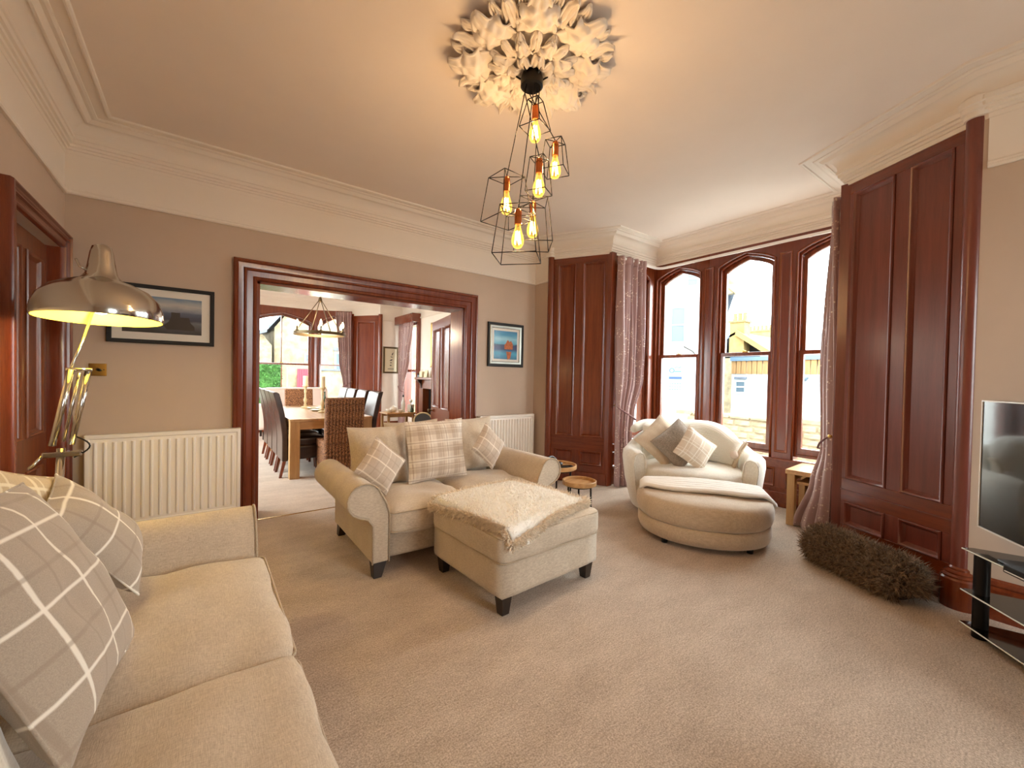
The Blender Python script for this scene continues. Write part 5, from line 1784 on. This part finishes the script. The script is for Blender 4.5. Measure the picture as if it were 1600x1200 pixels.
candlestick('cream candlestick with a thick ivory candle, nearer the far table end', (1.31, 7.25, TZ), 0.36)
candlestick('cream candlestick with a thick ivory candle beside the plates', (1.365, 6.32, TZ), 0.36)
for k, (x, y, r) in enumerate(((1.38, 7.0, 0.10), (1.385, 6.62, 0.125))):
    t = thing('plate', ('smaller' if k == 0 else 'wider') + ' pale green plate on the dining table', 'plate', (x, y, TZ), 0, 'plates on the dining table')
    MB().lathe([(0.0, 0.004), (r * 0.6, 0.004), (r * 0.65, 0.0), (r, 0.018), (r, 0.022), (r * 0.62, 0.010), (0.0, 0.010)], (0, 0, 0), 32).build('dish', mat('celadon_glaze_%d' % k, (206, 212, 186), 0.15), t, smooth=True, angle=0.8)
t = thing('bottle', 'slim green glass bottle on the dining table', 'bottle', (1.52, 6.9, TZ))
MB().lathe([(0.0, 0.0), (0.03, 0.0), (0.032, 0.02), (0.032, 0.15), (0.014, 0.20), (0.012, 0.26), (0.015, 0.262), (0.015, 0.275), (0.0, 0.275)], (0, 0, 0), 16).build('glass', mat('green_glass', (52, 70, 44), 0.08, coat=0.5), t, smooth=True, angle=0.8)

# ring chandelier
t = thing('ring_chandelier', 'bronze ring chandelier with candle bulbs over the dining table', 'chandelier', (1.38, 6.6, 0))
rg = MB()
for z0, z1 in ((1.845, 1.885),):
    rg.lathe([(0.335, z0), (0.352, z0), (0.352, z1), (0.335, z1), (0.335, z0)], (0, 0, 0), 48)
rg.build('ring', BRONZE, t, smooth=True, angle=0.6)
for k in range(6):
    a = k * PI / 3 + 0.35
    x, y = 0.344 * math.cos(a), 0.344 * math.sin(a)
    cp = MB().lathe([(0.0, 1.885), (0.026, 1.888), (0.028, 1.896), (0.012, 1.9), (0.012, 1.955), (0.0, 1.955)], (x, y, 0), 12).build('candle_cup', BRONZE, t, smooth=True, angle=0.7)
    MB().lathe([(0.009, 1.955), (0.017, 1.975), (0.019, 1.992), (0.012, 2.02), (0.003, 2.045), (0.0, 2.046)], (x, y, 0), 12).build('bulb', GLOWBULB, cp, smooth=True)
for k in range(4):
    a = k * PI / 2 + 0.2
    MB().tube([(0.34 * math.cos(a), 0.34 * math.sin(a), 1.885), (0.02 * math.cos(a), 0.02 * math.sin(a), 2.36)], 0.006, 6).build('stay', BRONZE, t, smooth=True)
MB().lathe([(0.0, 2.33), (0.022, 2.34), (0.026, 2.37), (0.018, 2.40), (0.007, 2.42), (0.007, 2.97), (0.05, 2.985), (0.05, 3.0), (0.0, 3.0)], (0, 0, 0), 16).build('stem', BRONZE, t, smooth=True, angle=0.8)
point('chandelier_light', t, (0, 0, 1.98), (1.0, 0.8, 0.6), 22.0, 0.15)

# pale sofa in the dining bay
t = thing('bay_settee', 'pale settee with scatter cushions standing in the dining bay', 'settee', (1.55, 9.35, 0))
soft_box(0.62, 0.30, 0.14, 0.05, 6).xf(Matrix.Translation((0, 0, 0.28))).build('seat', PINKSOFA, t, smooth=True)
soft_box(0.62, 0.09, 0.36, 0.06, 8).xf(Matrix.Translation((0, 0.26, 0.62))).build('back', PINKSOFA, t, smooth=True)
for s in (-1, 1):
    soft_box(0.08, 0.32, 0.24, 0.06, 6).xf(Matrix.Translation((s * 0.66, 0, 0.42))).build('arm', PINKSOFA, t, smooth=True)
    for y in (-0.25, 0.25):
        MB().box(s * 0.62 - 0.02, s * 0.62 + 0.02, y - 0.02, y + 0.02, 0, 0.15).build('leg', DKWOOD, t)

# curtains of the dining room
curtain('curtain', 'mauve curtain tied back in the dining bay beside the panelled reveal', 'mauve curtains of the dining room',
        [(2.68, V2(2.69, 9.72)), (1.0, V2(2.70, 9.71)), (0.01, V2(2.70, 9.71))],
        [(2.68, V2(2.40, 9.86)), (1.6, V2(2.47, 9.84)), (1.0, V2(2.55, 9.80)), (0.01, V2(2.52, 9.80))],
        [(2.68, 0.022), (1.6, 0.03), (1.0, 0.018), (0.01, 0.03)], 6, 2.68, 0.01, 1.0, (2.71, 9.70, 1.1), 0.2, 1)
curtain('curtain', 'mauve curtain hanging from the pelmet of the dining room side window', 'mauve curtains of the dining room',
        [(2.42, V2(3.58, 9.10)), (0.9, V2(3.60, 9.08)), (0.01, V2(3.60, 9.08))],
        [(2.42, V2(3.56, 8.30)), (1.7, V2(3.57, 8.50)), (0.9, V2(3.58, 8.86)), (0.01, V2(3.58, 8.78))],
        [(2.42, 0.02), (1.6, 0.03), (0.9, 0.02), (0.01, 0.03)], 7, 2.42, 0.01, 0.92, (3.66, 9.12, 1.05), 0.9, -1)

# botanical print on the far wall
fx0, fx1 = 3.25, 3.60
t = picture('dark olive framed botanical print of leaves on cream paper', fx0, fx1, 1.32, 1.92, 0.035, 0.0, BRONZE, PAPER, y=DYF)
for k, (pa, pb, w_) in enumerate((((0.02, 1.72), (0.06, 1.80), 0.012), ((-0.01, 1.70), (0.05, 1.68), 0.010), ((-0.03, 1.60), (0.05, 1.64), 0.014), ((-0.02, 1.56), (0.03, 1.56), 0.012), ((-0.03, 1.50), (0.03, 1.50), 0.012))):
    a, b_ = Vector(pa), Vector(pb)
    d = (b_ - a).normalized()
    nn = Vector((-d.y, d.x)) * w_
    m_ = (a + b_) / 2
    MB().prism([tuple(-q if i == 0 else q for i, q in enumerate(p)) for p in ((a.x, a.y), (m_.x + nn.x, m_.y + nn.y), (b_.x, b_.y), (m_.x - nn.x, m_.y - nn.y))], 0.0099, 0.0104, 'y').build('leaf_print', INK, t)
for i in range(5):
    MB().box(-0.065 + i * 0.028, -0.065 + i * 0.028 + 0.014, 0.0099, 0.0104, 1.405, 1.43).build('lettering', INK, t)

# small oak table with tea things and bottles
t = thing('tea_table', 'small light oak table holding china and bottles by the fireplace', 'side table', (2.83, 7.2, 0))
MB().box(-0.27, 0.27, -0.2, 0.2, 0.585, 0.61).build('table_top', OAK_X, t, bevel=0.004)
for sx in (-1, 1):
    for sy in (-1, 1):
        MB().box(sx * 0.23 - 0.02, sx * 0.23 + 0.02, sy * 0.16 - 0.02, sy * 0.16 + 0.02, 0, 0.585).build('leg', OAK, t)
    MB().box(-0.23, 0.23, sx * 0.16 - 0.01, sx * 0.16 + 0.01, 0.535, 0.585).build('apron', OAK_X, t)
GC = 'white china on the small oak table'
t = thing('teapot', 'round white china teapot on the small oak table', 'teapot', (2.74, 7.18, 0.61), 0.5, GC)
MB().lathe([(0.0, 0.0), (0.035, 0.0), (0.06, 0.03), (0.065, 0.06), (0.05, 0.095), (0.025, 0.105), (0.0, 0.105)], (0, 0, 0), 20).build('body', PORC, t, smooth=True)
MB().lathe([(0.028, 0.103), (0.02, 0.116), (0.006, 0.12), (0.009, 0.132), (0.0, 0.138)], (0, 0, 0), 14).build('lid', PORC, t, smooth=True)
MB().tube([(0.055, 0, 0.04), (0.09, 0, 0.06), (0.105, 0, 0.095)], [0.014, 0.010, 0.007], 8).build('spout', PORC, t, smooth=True)
MB().tube([(-0.05, 0, 0.08), (-0.09, 0, 0.085), (-0.095, 0, 0.05), (-0.058, 0, 0.03)], 0.006, 8).build('handle', PORC, t, smooth=True)
for k, (x, y) in enumerate(((2.63, 7.12), (2.66, 7.24), (2.83, 7.08))):
    t = thing('teacup', ('white china cup at the corner of the small oak table', 'white china cup behind the other cup on the small oak table', 'white china cup between the teapot and the bottles')[k], 'cup', (x, y, 0.61), k, GC)
    MB().lathe([(0.0, 0.004), (0.02, 0.0), (0.024, 0.006), (0.038, 0.03), (0.042, 0.058), (0.039, 0.058), (0.034, 0.03), (0.0, 0.01)], (0, 0, 0), 16).build('bowl', PORC, t, smooth=True)
    MB().tube([(0.038, 0, 0.048), (0.058, 0, 0.044), (0.056, 0, 0.024), (0.034, 0, 0.02)], 0.004, 6).build('handle', PORC, t, smooth=True)
GBm = mat('clear_bottle_glass', (226, 232, 232), 0.06, coat=0.6)
for k, (x, y, h, lb) in enumerate(((2.93, 7.2, 0.30, 'tall slim pale glass bottle on the small oak table'), (3.05, 7.14, 0.24, 'square pale glass decanter on the small oak table'))):
    t = thing('decanter', lb, 'bottle', (x, y, 0.61), 0.3, 'pale bottles on the small oak table')
    if k == 0:
        MB().lathe([(0.0, 0.0), (0.032, 0.0), (0.034, 0.02), (0.034, h * 0.6), (0.014, h * 0.8), (0.012, h), (0.0, h)], (0, 0, 0), 14).build('body', GBm, t, smooth=True, angle=0.8)
        MB().lathe([(0.013, h * 0.9), (0.016, h * 0.91), (0.016, h + 0.01), (0.0, h + 0.01)], (0, 0, 0), 12).build('cap', BLACKPL, t)
    else:
        MB().box(-0.045, 0.045, -0.045, 0.045, 0, 0.14).build('body', GBm, t, bevel=0.012)
        MB().lathe([(0.016, 0.138), (0.014, 0.17), (0.022, 0.18), (0.03, 0.205), (0.022, 0.23), (0.0, 0.236)], (0, 0, 0), 14).build('stopper', GBm, t, smooth=True)
t = thing('bottle', 'short dark green bottle at the corner of the small oak table', 'bottle', (3.03, 7.05, 0.61))
MB().lathe([(0.0, 0.0), (0.03, 0.0), (0.03, 0.06), (0.012, 0.09), (0.012, 0.12), (0.0, 0.12)], (0, 0, 0), 14).build('body', MT['green_glass'], t, smooth=True, angle=0.8)

# fireplace, mirror, screen
t = thing('fireplace', 'warm wooden fireplace surround with a bracketed mantel shelf', 'fireplace', (DXR, 7.35, 0), PI / 2)
MB().box(-0.62, 0.55, 0.0, 0.26, 1.20, 1.245).build('mantel_shelf', TEAK, t, bevel=0.006)
MB().box(-0.58, 0.51, 0.0, 0.16, 1.02, 1.20).build('frieze', TEAK, t)
for x in (-0.50, 0.42):
    MB().box(x - 0.09, x + 0.09, 0.0, 0.17, 0.0, 1.02).build('pilaster', TEAK, t, bevel=0.004)
    MB().prism([(0.16, 1.02), (0.16, 1.2), (0.25, 1.2), (0.22, 1.14), (0.18, 1.10)], x - 0.03, x + 0.03, 'x').build('bracket', DKWOOD, t)
MB().box(-0.41, 0.33, 0.0, 0.04, 0.0, 1.02).build('hearth_back', mat('dark_cast_iron', (36, 34, 34), 0.6, 0.4), t)
MB().box(-0.6, 0.5, 0.0, 0.45, 0.0, 0.03).build('hearth', mat('grey_slate', (84, 84, 86), 0.6), t)
t = thing('wall_mirror', 'tall gilt edged mirror above the mantel shelf', 'mirror', (DXR, 7.35, 0), PI / 2)
MB().loop(-0.4, 0.3, 1.45, 2.35, [(0, 0.0), (0, 0.03), (0.02, 0.04), (0.05, 0.02), (0.05, 0.01)]).build('frame', mat('gilt', (190, 160, 96), 0.35, 0.8), t, smooth=True, angle=0.5)
MB().box(-0.36, 0.26, 0.004, 0.012, 1.49, 2.31).build('mirror_glass', mat('mirror_silver', (220, 222, 220), 0.03, 1.0), t)
for k, (y, w_, h, mm, lb) in enumerate(((7.78, 0.05, 0.12, CREAMW, 'small cream carriage clock on the mantel shelf'), (7.62, 0.03, 0.15, CREAMW, 'cream card leaning on the mantel shelf'), (7.90, 0.04, 0.07, BLACKPL, 'dark trinket box at the end of the mantel shelf'))):
    t = thing(('mantel_clock', 'greeting_card', 'trinket_box')[k], lb, ('clock', 'card', 'box')[k], (3.56, y, 1.245), 0.2)
    if k == 0:
        MB().box(-0.04, 0.04, -w_, w_, 0, h).build('case', mm, t, bevel=0.008)
        MB().lathe([(0.0, 0.002), (0.032, 0.002), (0.034, 0.0)], (0, 0, 0), 16).xf(Matrix.Translation((-0.041, 0, h * 0.6)) @ Matrix.Rotation(-PI / 2, 4, 'Y')).build('dial', PAPER, t)
        MB().tube([(0, -0.025, h), (0, -0.02, h + 0.03), (0, 0.02, h + 0.03), (0, 0.025, h)], 0.004, 6).build('handle', BRASS, t)
    elif k == 1:
        MB().prism([(-0.02, 0.0), (-0.016, 0.0), (0.02, h), (0.016, h)], -0.05, 0.05, 'y').build('front_leaf', mm, t)
        MB().prism([(0.05, 0.0), (0.054, 0.0), (0.02, h), (0.016, h)], -0.05, 0.05, 'y').build('back_leaf', mm, t)
    else:
        MB().box(-0.035, 0.035, -w_, w_, 0, h - 0.02).build('box', mm, t, bevel=0.004)
        MB().prism([(-0.038, h - 0.02), (0.038, h - 0.02), (0.0, h + 0.02)], -w_ - 0.003, w_ + 0.003, 'y').build('lid', mm, t)
t = thing('fire_screen', 'grey arched fire screen with a cream rim behind the sofa', 'fire screen', (2.98, 6.45, 0), -0.6)
ap = [(0.15, 0.1)] + [(0.15 * math.cos(a), 0.52 + 0.13 * math.sin(a)) for a in [i * PI / 12 for i in range(13)]] + [(-0.15, 0.1)]
MB().prism(ap, -0.008, 0.008, 'y').build('panel', PAGEG, t)
MB().tube([(p[0], 0, p[1]) for p in ap], 0.014, 8).build('rim', CREAMW, t, smooth=True)
for s in (-1, 1):
    MB().box(s * 0.13 - 0.012, s * 0.13 + 0.012, -0.12, 0.12, 0, 0.03).box(s * 0.13 - 0.012, s * 0.13 + 0.012, -0.012, 0.012, 0.02, 0.14).build('foot', CREAMW, t)
t = thing('shelf_unit', 'narrow wooden shelf with grey files beside the fireplace', 'shelf', (3.5, 6.40, 0))
MB().box(-0.12, 0.14, -0.02, 0.0, 0, 1.12).box(-0.12, 0.14, 0.24, 0.26, 0, 1.12).build('side', TEAK, t)
for z in (0.05, 0.45, 0.92, 1.10):
    MB().box(-0.12, 0.14, 0.0, 0.24, z, z + 0.02).build('board', TEAK, t)
for k in range(3):
    tag(MB().box(3.40, 3.58, 6.42 + k * 0.07, 6.48 + k * 0.07, 0.47, 0.78).build('box_file', PAGEG, None, bevel=0.003), ('first', 'middle', 'last')[k] + ' grey box file in the row on the narrow shelf', 'file', 'grey box files')

# ---------------------------------------------------------------- outside
STONE = mat('rubble_stone', (118, 104, 82), 0.9, var=0.45, vscale=5.0, bs=0.6, bscale=9, bdist=0.04)
STONE2 = mat('pale_rubble_stone', (124, 112, 88), 0.9, var=0.4, vscale=3.0, bs=0.6, bscale=6, bdist=0.04)
RENDER = mat('white_render', (170, 178, 182), 0.9, var=0.03)
SLATE = mat('slate_roof', (78, 84, 96), 0.7, var=0.3, vscale=6, stretch=(1, 1, 3))
TARMAC = mat('street_paving', (168, 168, 164), 0.9, var=0.1)
FENCE = wood('larch_fence', (100, 72, 40), (140, 108, 68), 0.8, axis='z', coat=0.0)
HEDGE = mat('hedge_leaf', (58, 104, 40), 0.8, var=0.4, vscale=6)
REDP = mat('red_gate_paint', (150, 26, 44), 0.5)
DARKG = mat('far_window_glass', (64, 80, 92), 0.45)
CREAMS = mat('sandstone_cope', (136, 112, 66), 0.9, var=0.2, vscale=4)
SIGNB = mat('sign_board', (118, 156, 172), 0.5)
SIGNW = mat('sign_white', (176, 182, 184), 0.5)
SIGND = mat('sign_blue', (24, 50, 104), 0.5)
SIGNT = mat('sign_teal', (34, 96, 112), 0.5)
o = MB().box(-40, 90, -60, 90, -0.6, -0.45).build('ground', TARMAC)
tag(o, 'grey street surface outside the windows', kind='structure')


def far_window(par, x, y0, y1, z0, z1, fm=None):
    f_ = MB()
    f_.box(x - 0.06, x, y0 - 0.06, y1 + 0.06, z0 - 0.07, z0).box(x - 0.04, x, y0 - 0.05, y0, z0, z1).box(x - 0.04, x, y1, y1 + 0.05, z0, z1).box(x - 0.04, x, y0 - 0.05, y1 + 0.05, z1, z1 + 0.05).box(x - 0.04, x, y0, y1, (z0 + z1) / 2 - 0.02, (z0 + z1) / 2 + 0.02)
    w_ = f_.build('window', fm or SIGNW, par)
    MB().box(x - 0.02, x + 0.0, y0, y1, z0, z1).build('pane', DARKG, w_)


# white gabled house, turned a little towards the bay
HZ = math.radians(28)
t = thing('white_house', 'white rendered gabled house across the street', 'house', (12, 5.8, 0), HZ)
MB().prism([(0.0, -0.45), (2.3, -0.45), (2.3, 3.75), (1.05, 5.0), (0.0, 3.95)], 0.0, 7.0, 'x').build('wall', RENDER, t)
for s, (ya, za, yb, zb) in enumerate(((2.55, 3.6, 1.05, 5.1), (-0.22, 3.83, 1.05, 5.1))):
    MB().prism([(ya, za), (yb, zb), (yb, zb + 0.16), (ya, za + 0.16)], -0.22, 7.2, 'x').build('roof', SLATE, t)
    MB().prism([(ya, za - 0.1), (yb, zb - 0.1), (yb, zb + 0.02), (ya, za + 0.02)], -0.26, -0.04, 'x').build('barge_stone', STONE2, t)
far_window(t, -0.001, 1.10, 1.45, 2.45, 3.45)
far_window(t, -0.001, 0.78, 1.03, 4.1, 4.5)
MB().tube([(-0.06, 0.5, -0.4), (-0.06, 0.5, 3.9)], 0.05, 8).build('drainpipe', SIGNW, t, smooth=True)
MB().tube([(-0.06, 0.5, 1.7), (-0.06, 0.85, 2.15), (-0.06, 1.1, 2.3)], 0.02, 6).build('cable', INK, t)
for k in (0, 1):
    MB().box(-0.22, 0.0, -0.16, 0.02, 4.02 - k * 0.26, 4.20 - k * 0.26).build('eave_bracket', STONE2, t)
for k in range(5):
    MB().box(-0.1, -0.07, 1.68 + k * 0.08, 1.695 + k * 0.08, -0.45, 0.7).build('railing', INK, t)
MB().box(-0.1, -0.07, 1.66, 2.03, 0.68, 0.71).build('handrail', INK, t)
SIGN0 = (12 - 0.03 * math.cos(HZ) - 1.05 * math.sin(HZ), 5.8 + 1.05 * math.cos(HZ) - 0.03 * math.sin(HZ), 0)
t = thing('wall_sign', 'pale blue notice board with a ring emblem on the white house', 'sign', SIGN0, HZ)
MB().box(-0.03, 0.0, 0.06, 0.46, 0.92, 1.76).build('board', SIGNB, t)
MB().lathe([(0.05, 0), (0.075, 0), (0.075, 0.006), (0.05, 0.006), (0.05, 0)], (0, 0, 0), 20).xf(Matrix.Translation((-0.03, 0.36, 1.58)) @ Matrix.Rotation(-PI / 2, 4, 'Y')).build('emblem', SIGND, t)
MB().tube([(-0.034, 0.28, 1.66), (-0.034, 0.22, 1.70), (-0.034, 0.16, 1.66), (-0.034, 0.10, 1.70)], 0.008, 6).build('swash', SIGND, t)
MB().box(-0.036, -0.03, 0.10, 0.28, 1.54, 1.57).build('lettering', SIGNT, t)
MB().box(-0.036, -0.03, 0.08, 0.44, 1.32, 1.40).build('band', SIGND, t)
for k in range(3):
    for j in range(5):
        MB().box(-0.036, -0.03, 0.10 + j * 0.07, 0.14 + j * 0.07, 1.18 - k * 0.09, 1.20 - k * 0.09).build('lettering', SIGNT, t)
t = thing('street_sign', 'pale sign panel with a ring emblem low before the white house', 'sign', (11.2, 6.3, 0), HZ)
MB().box(-0.03, 0.0, -0.25, 0.3, -0.3, 0.28).build('board', SIGNB, t)
MB().box(-0.02, 0.01, -0.22, -0.18, -0.45, 0.2).box(-0.02, 0.01, 0.22, 0.26, -0.45, 0.2).build('post', INK, t)
MB().lathe([(0.03, 0), (0.05, 0), (0.05, 0.006), (0.03, 0.006), (0.03, 0)], (0, 0, 0), 18).xf(Matrix.Translation((-0.03, 0.03, 0.14)) @ Matrix.Rotation(-PI / 2, 4, 'Y')).build('emblem', SIGNT, t)
for j in range(5):
    MB().box(-0.036, -0.03, -0.2 + j * 0.08, -0.15 + j * 0.08, -0.02, 0.02).build('lettering', SIGNT, t)

# low white building with larch boards on top
t = thing('low_building', 'long low white building topped with larch boards', 'building', (13.2, 3.2, 0))
MB().box(0, 5, -4.5, 2.95, -0.45, 1.54).build('wall', RENDER, t)
MB().box(-0.1, 5, -4.5, 2.97, 1.92, 2.04).build('gutter', mat('blue_grey_gutter', (70, 92, 116), 0.5), t)
bd = None
for i in range(46):
    y = 2.88 - i * 0.15
    if bd is None:
        bd = MB().box(-0.04, 0.0, -0.065, 0.065, 1.52, 1.92).build('board', FENCE, t)
        bd.location = (0, y, 0)
    else:
        piece(bd, 'board', t, (-0.008 * (i % 3), y, 0))
far_window(t, -0.001, 2.55, 2.8, 0.97, 1.28)
MB().box(-0.06, 0, 2.5, 2.85, 1.36, 1.43).build('vent', SLATE, t)
MB().lathe([(0.0, 0.0), (0.10, 0.04), (0.16, 0.14), (0.0, 0.14)], (-0.18, 1.0, 1.30), 16).build('wall_lamp', DARKG, t, smooth=True)

# rubble garden wall with cope stones
t = thing('garden_wall', 'rubble stone garden wall below the bay window', 'wall', (9.5, 2.0, 0))
MB().box(0, 0.35, -6.0, 3.4, -0.45, 0.46).build('masonry', STONE, t)
rr = random.Random(9)
y = -5.9
base = MB().box(-0.03, 0.38, -0.21, 0.21, 0.0, 0.10).build('cope_stone', STONE2, t, bevel=0.02)
base.location = (0, y + 0.21, 0.46)
while y < 3.0:
    y += 0.44
    piece(base, 'cope_stone', t, (rr.uniform(-0.02, 0.02), y + 0.21, 0.46), (0, rr.uniform(-0.04, 0.04), 0), (1, 1, rr.uniform(0.5, 1.5)))
# courses of stones on its face
st = MB().box(-0.02, 0.05, -0.14, 0.14, -0.06, 0.06).build('stone', STONE2, t, bevel=0.025)
st.location = (0, -0.5, 0.38)
for r_ in range(6):
    yy = -0.9 + 0.1 * (r_ % 2)
    while yy < 3.2:
        wd = rr.uniform(0.6, 1.25)
        piece(st, 'stone', t, (rr.uniform(-0.01, 0.01), yy + 0.14 * wd, 0.37 - r_ * 0.135), (0, 0, 0), (1, wd, rr.uniform(0.8, 1.05)))
        yy += 0.29 * wd + 0.02

# slate roofed cottages with chimneys
t = thing('cottage', 'slate roofed stone cottage with a tall chimney stack', 'house', (20, 8.6, 0))
MB().box(0, 6, -0.9, 3.5, -0.45, 2.4).build('wall', STONE2, t)
MB().prism([(-1.1, 2.3), (0.55, 3.5), (0.55, 3.62), (-1.1, 2.42)], 0.0, 6.0, 'x').build('roof', SLATE, t)
MB().prism([(-1.2, 2.25), (0.5, 3.45), (0.5, 3.72), (-1.2, 2.5)], -0.25, 0.15, 'x').build('skew_stone', CREAMS, t)
MB().prism([(0.55, 3.5), (3.5, 2.0), (3.5, 2.12), (0.55, 3.62)], -0.1, 6.0, 'x').build('roof', SLATE, t)
ck = MB().box(-0.1, 0.5, 0.17, 0.83, 2.6, 4.05).box(-0.16, 0.56, 0.11, 0.89, 4.05, 4.15).build('chimney', CREAMS, t)
for k in range(3):
    MB().lathe([(0.0, 4.15), (0.10, 4.15), (0.08, 4.45), (0.095, 4.5), (0.0, 4.5)], (0.2, 0.28 + k * 0.22, 0), 10).build('chimney_pot', CREAMS, ck)
t = thing('cottage', 'far slate roofed cottage with a long row of chimney pots', 'house', (27.5, 11.2, 0))
MB().box(0, 6, -4.5, 1.6, -0.45, 3.1).build('wall', STONE2, t)
MB().prism([(0.0, 3.0), (3.0, 4.3), (3.0, 4.42), (0.0, 3.12)], -4.5, 1.6, 'y').build('roof', SLATE, t)
ck = MB().box(1.2, 2.0, -0.35, 1.3, 3.2, 4.55).box(1.15, 2.05, -0.4, 1.35, 4.55, 4.67).build('chimney', CREAMS, t)
for k in range(7):
    MB().lathe([(0.0, 4.67), (0.08, 4.67), (0.07, 4.9), (0.08, 4.97), (0.0, 4.97)], (1.5, -0.25 + k * 0.24, 0), 10).build('chimney_pot', CREAMS, ck)
t = thing('cottage', 'small slate roof rising behind the larch boards', 'house', (20.5, 5.6, 0))
MB().box(0, 3, -3.4, 0.6, -0.45, 2.2).build('wall', STONE2, t)
MB().prism([(-3.4, 2.1), (-0.2, 2.1), (0.45, 2.1), (0.2, 2.95), (-3.0, 2.95)], 0.0, 3.0, 'x').build('roof', SLATE, t)

# beyond the dining room: stone building, hedge, red gate
t = thing('stone_house', 'tall rubble stone house seen through the dining bay', 'house', (3.9, 20, 0))
MB().prism([(-1.5, -0.45), (5.0, -0.45), (5.0, 5.5), (0.2, 5.5), (-1.5, 3.2)], 0.0, 5.0, 'y').build('wall', STONE2, t)
MB().prism([(-1.75, 3.1), (0.2, 5.65), (0.2, 5.8), (-1.75, 3.25)], -0.25, 5.0, 'y').build('roof', SLATE, t)
MB().box(-0.16, -0.08, -0.1, 0.0, 2.6, 3.9).build('drainpipe', SLATE, t)
MB().box(0.85, 1.9, -0.05, 0.0, 2.35, 2.5).build('lintel', SLATE, t)
wn_ = MB().box(0.9, 1.8, -0.06, 0.0, 1.1, 2.3).build('window', SIGNW, t)
MB().box(0.98, 1.72, -0.08, -0.02, 1.18, 2.22).build('pane', DARKG, wn_)
wn_ = MB().box(-0.35, 0.25, -0.06, 0.0, 1.75, 2.15).build('window', SIGNW, t)
MB().box(-0.28, 0.18, -0.08, -0.02, 1.8, 2.1).build('pane', DARKG, wn_)
t = thing('stone_barn', 'low stone barn with a sloping slate roof beside the hedge', 'building', (1.5, 19.5, 0))
MB().prism([(-3.0, -0.45), (0.75, -0.45), (0.75, 2.4), (0.4, 2.85), (-3.0, 1.6)], 0.0, 4.0, 'y').build('wall', STONE, t)
MB().prism([(-3.2, 1.5), (0.55, 2.93), (0.55, 3.08), (-3.2, 1.65)], -0.2, 4.0, 'y').build('roof', SLATE, t)
t = thing('boundary_wall', 'long stone boundary wall around the red gate', 'wall', (2.0, 17.6, 0))
MB().box(0.55, 0.85, -0.2, 0.2, -0.45, 1.5).box(1.35, 7.0, -0.2, 0.2, -0.45, 1.4).build('masonry', STONE2, t)
MB().box(1.3, 7.0, -0.25, 0.25, 1.4, 1.48).build('cope', SLATE, t)
t = thing('garden_gate', 'red boarded garden gate in the stone boundary wall', 'gate', (2.85, 17.28, 0))
gb = None
for i in range(7):
    if gb is None:
        gb = MB().box(-0.036, 0.036, -0.02, 0.02, -0.4, 1.45).build('board', REDP, t)
        gb.location = (0.02, 0, 0)
    else:
        piece(gb, 'board', t, (0.02 + i * 0.078, 0, 0))
MB().box(-0.02, 0.52, 0.02, 0.05, 0.1, 0.2).box(-0.02, 0.52, 0.02, 0.05, 1.1, 1.2).build('ledge', REDP, t)
t = thing('hedge', 'clipped green hedge outside the dining bay', 'hedge', (0.9, 14.5, 0))
rr = random.Random(4)
soft_box(0.95, 0.5, 1.0, 0.25, 8, wob=0.08, wf=3).xf(Matrix.Translation((0, 0, 0.5))).build('core', HEDGE, t, smooth=True)
mb = MB()
vs, fs = [], []
for i in range(9000):
    s_ = rr.choice(('f', 'f', 't', 's'))
    p = Vector((rr.uniform(-0.95, 0.95), -0.5, rr.uniform(-0.4, 1.5))) if s_ == 'f' else Vector((rr.uniform(-0.95, 0.95), rr.uniform(-0.5, 0.5), 1.5)) if s_ == 't' else Vector((0.95, rr.uniform(-0.5, 0.5), rr.uniform(-0.4, 1.5)))
    d = Vector((rr.uniform(-1, 1), rr.uniform(-1, 0.2), rr.uniform(-0.3, 1))).normalized()
    q = d.cross(Vector((rr.uniform(-1, 1), rr.uniform(-1, 1), rr.uniform(-1, 1)))).normalized()
    L = rr.uniform(0.04, 0.09)
    k = len(vs)
    vs += [tuple(p), tuple(p + d * L * 0.5 + q * L * 0.35), tuple(p + d * L), tuple(p + d * L * 0.5 - q * L * 0.35)]
    fs.append((k, k + 1, k + 2, k + 3))
o = mb.add(vs, fs).build('foliage', HEDGE, t)
tag(o, kind='stuff')
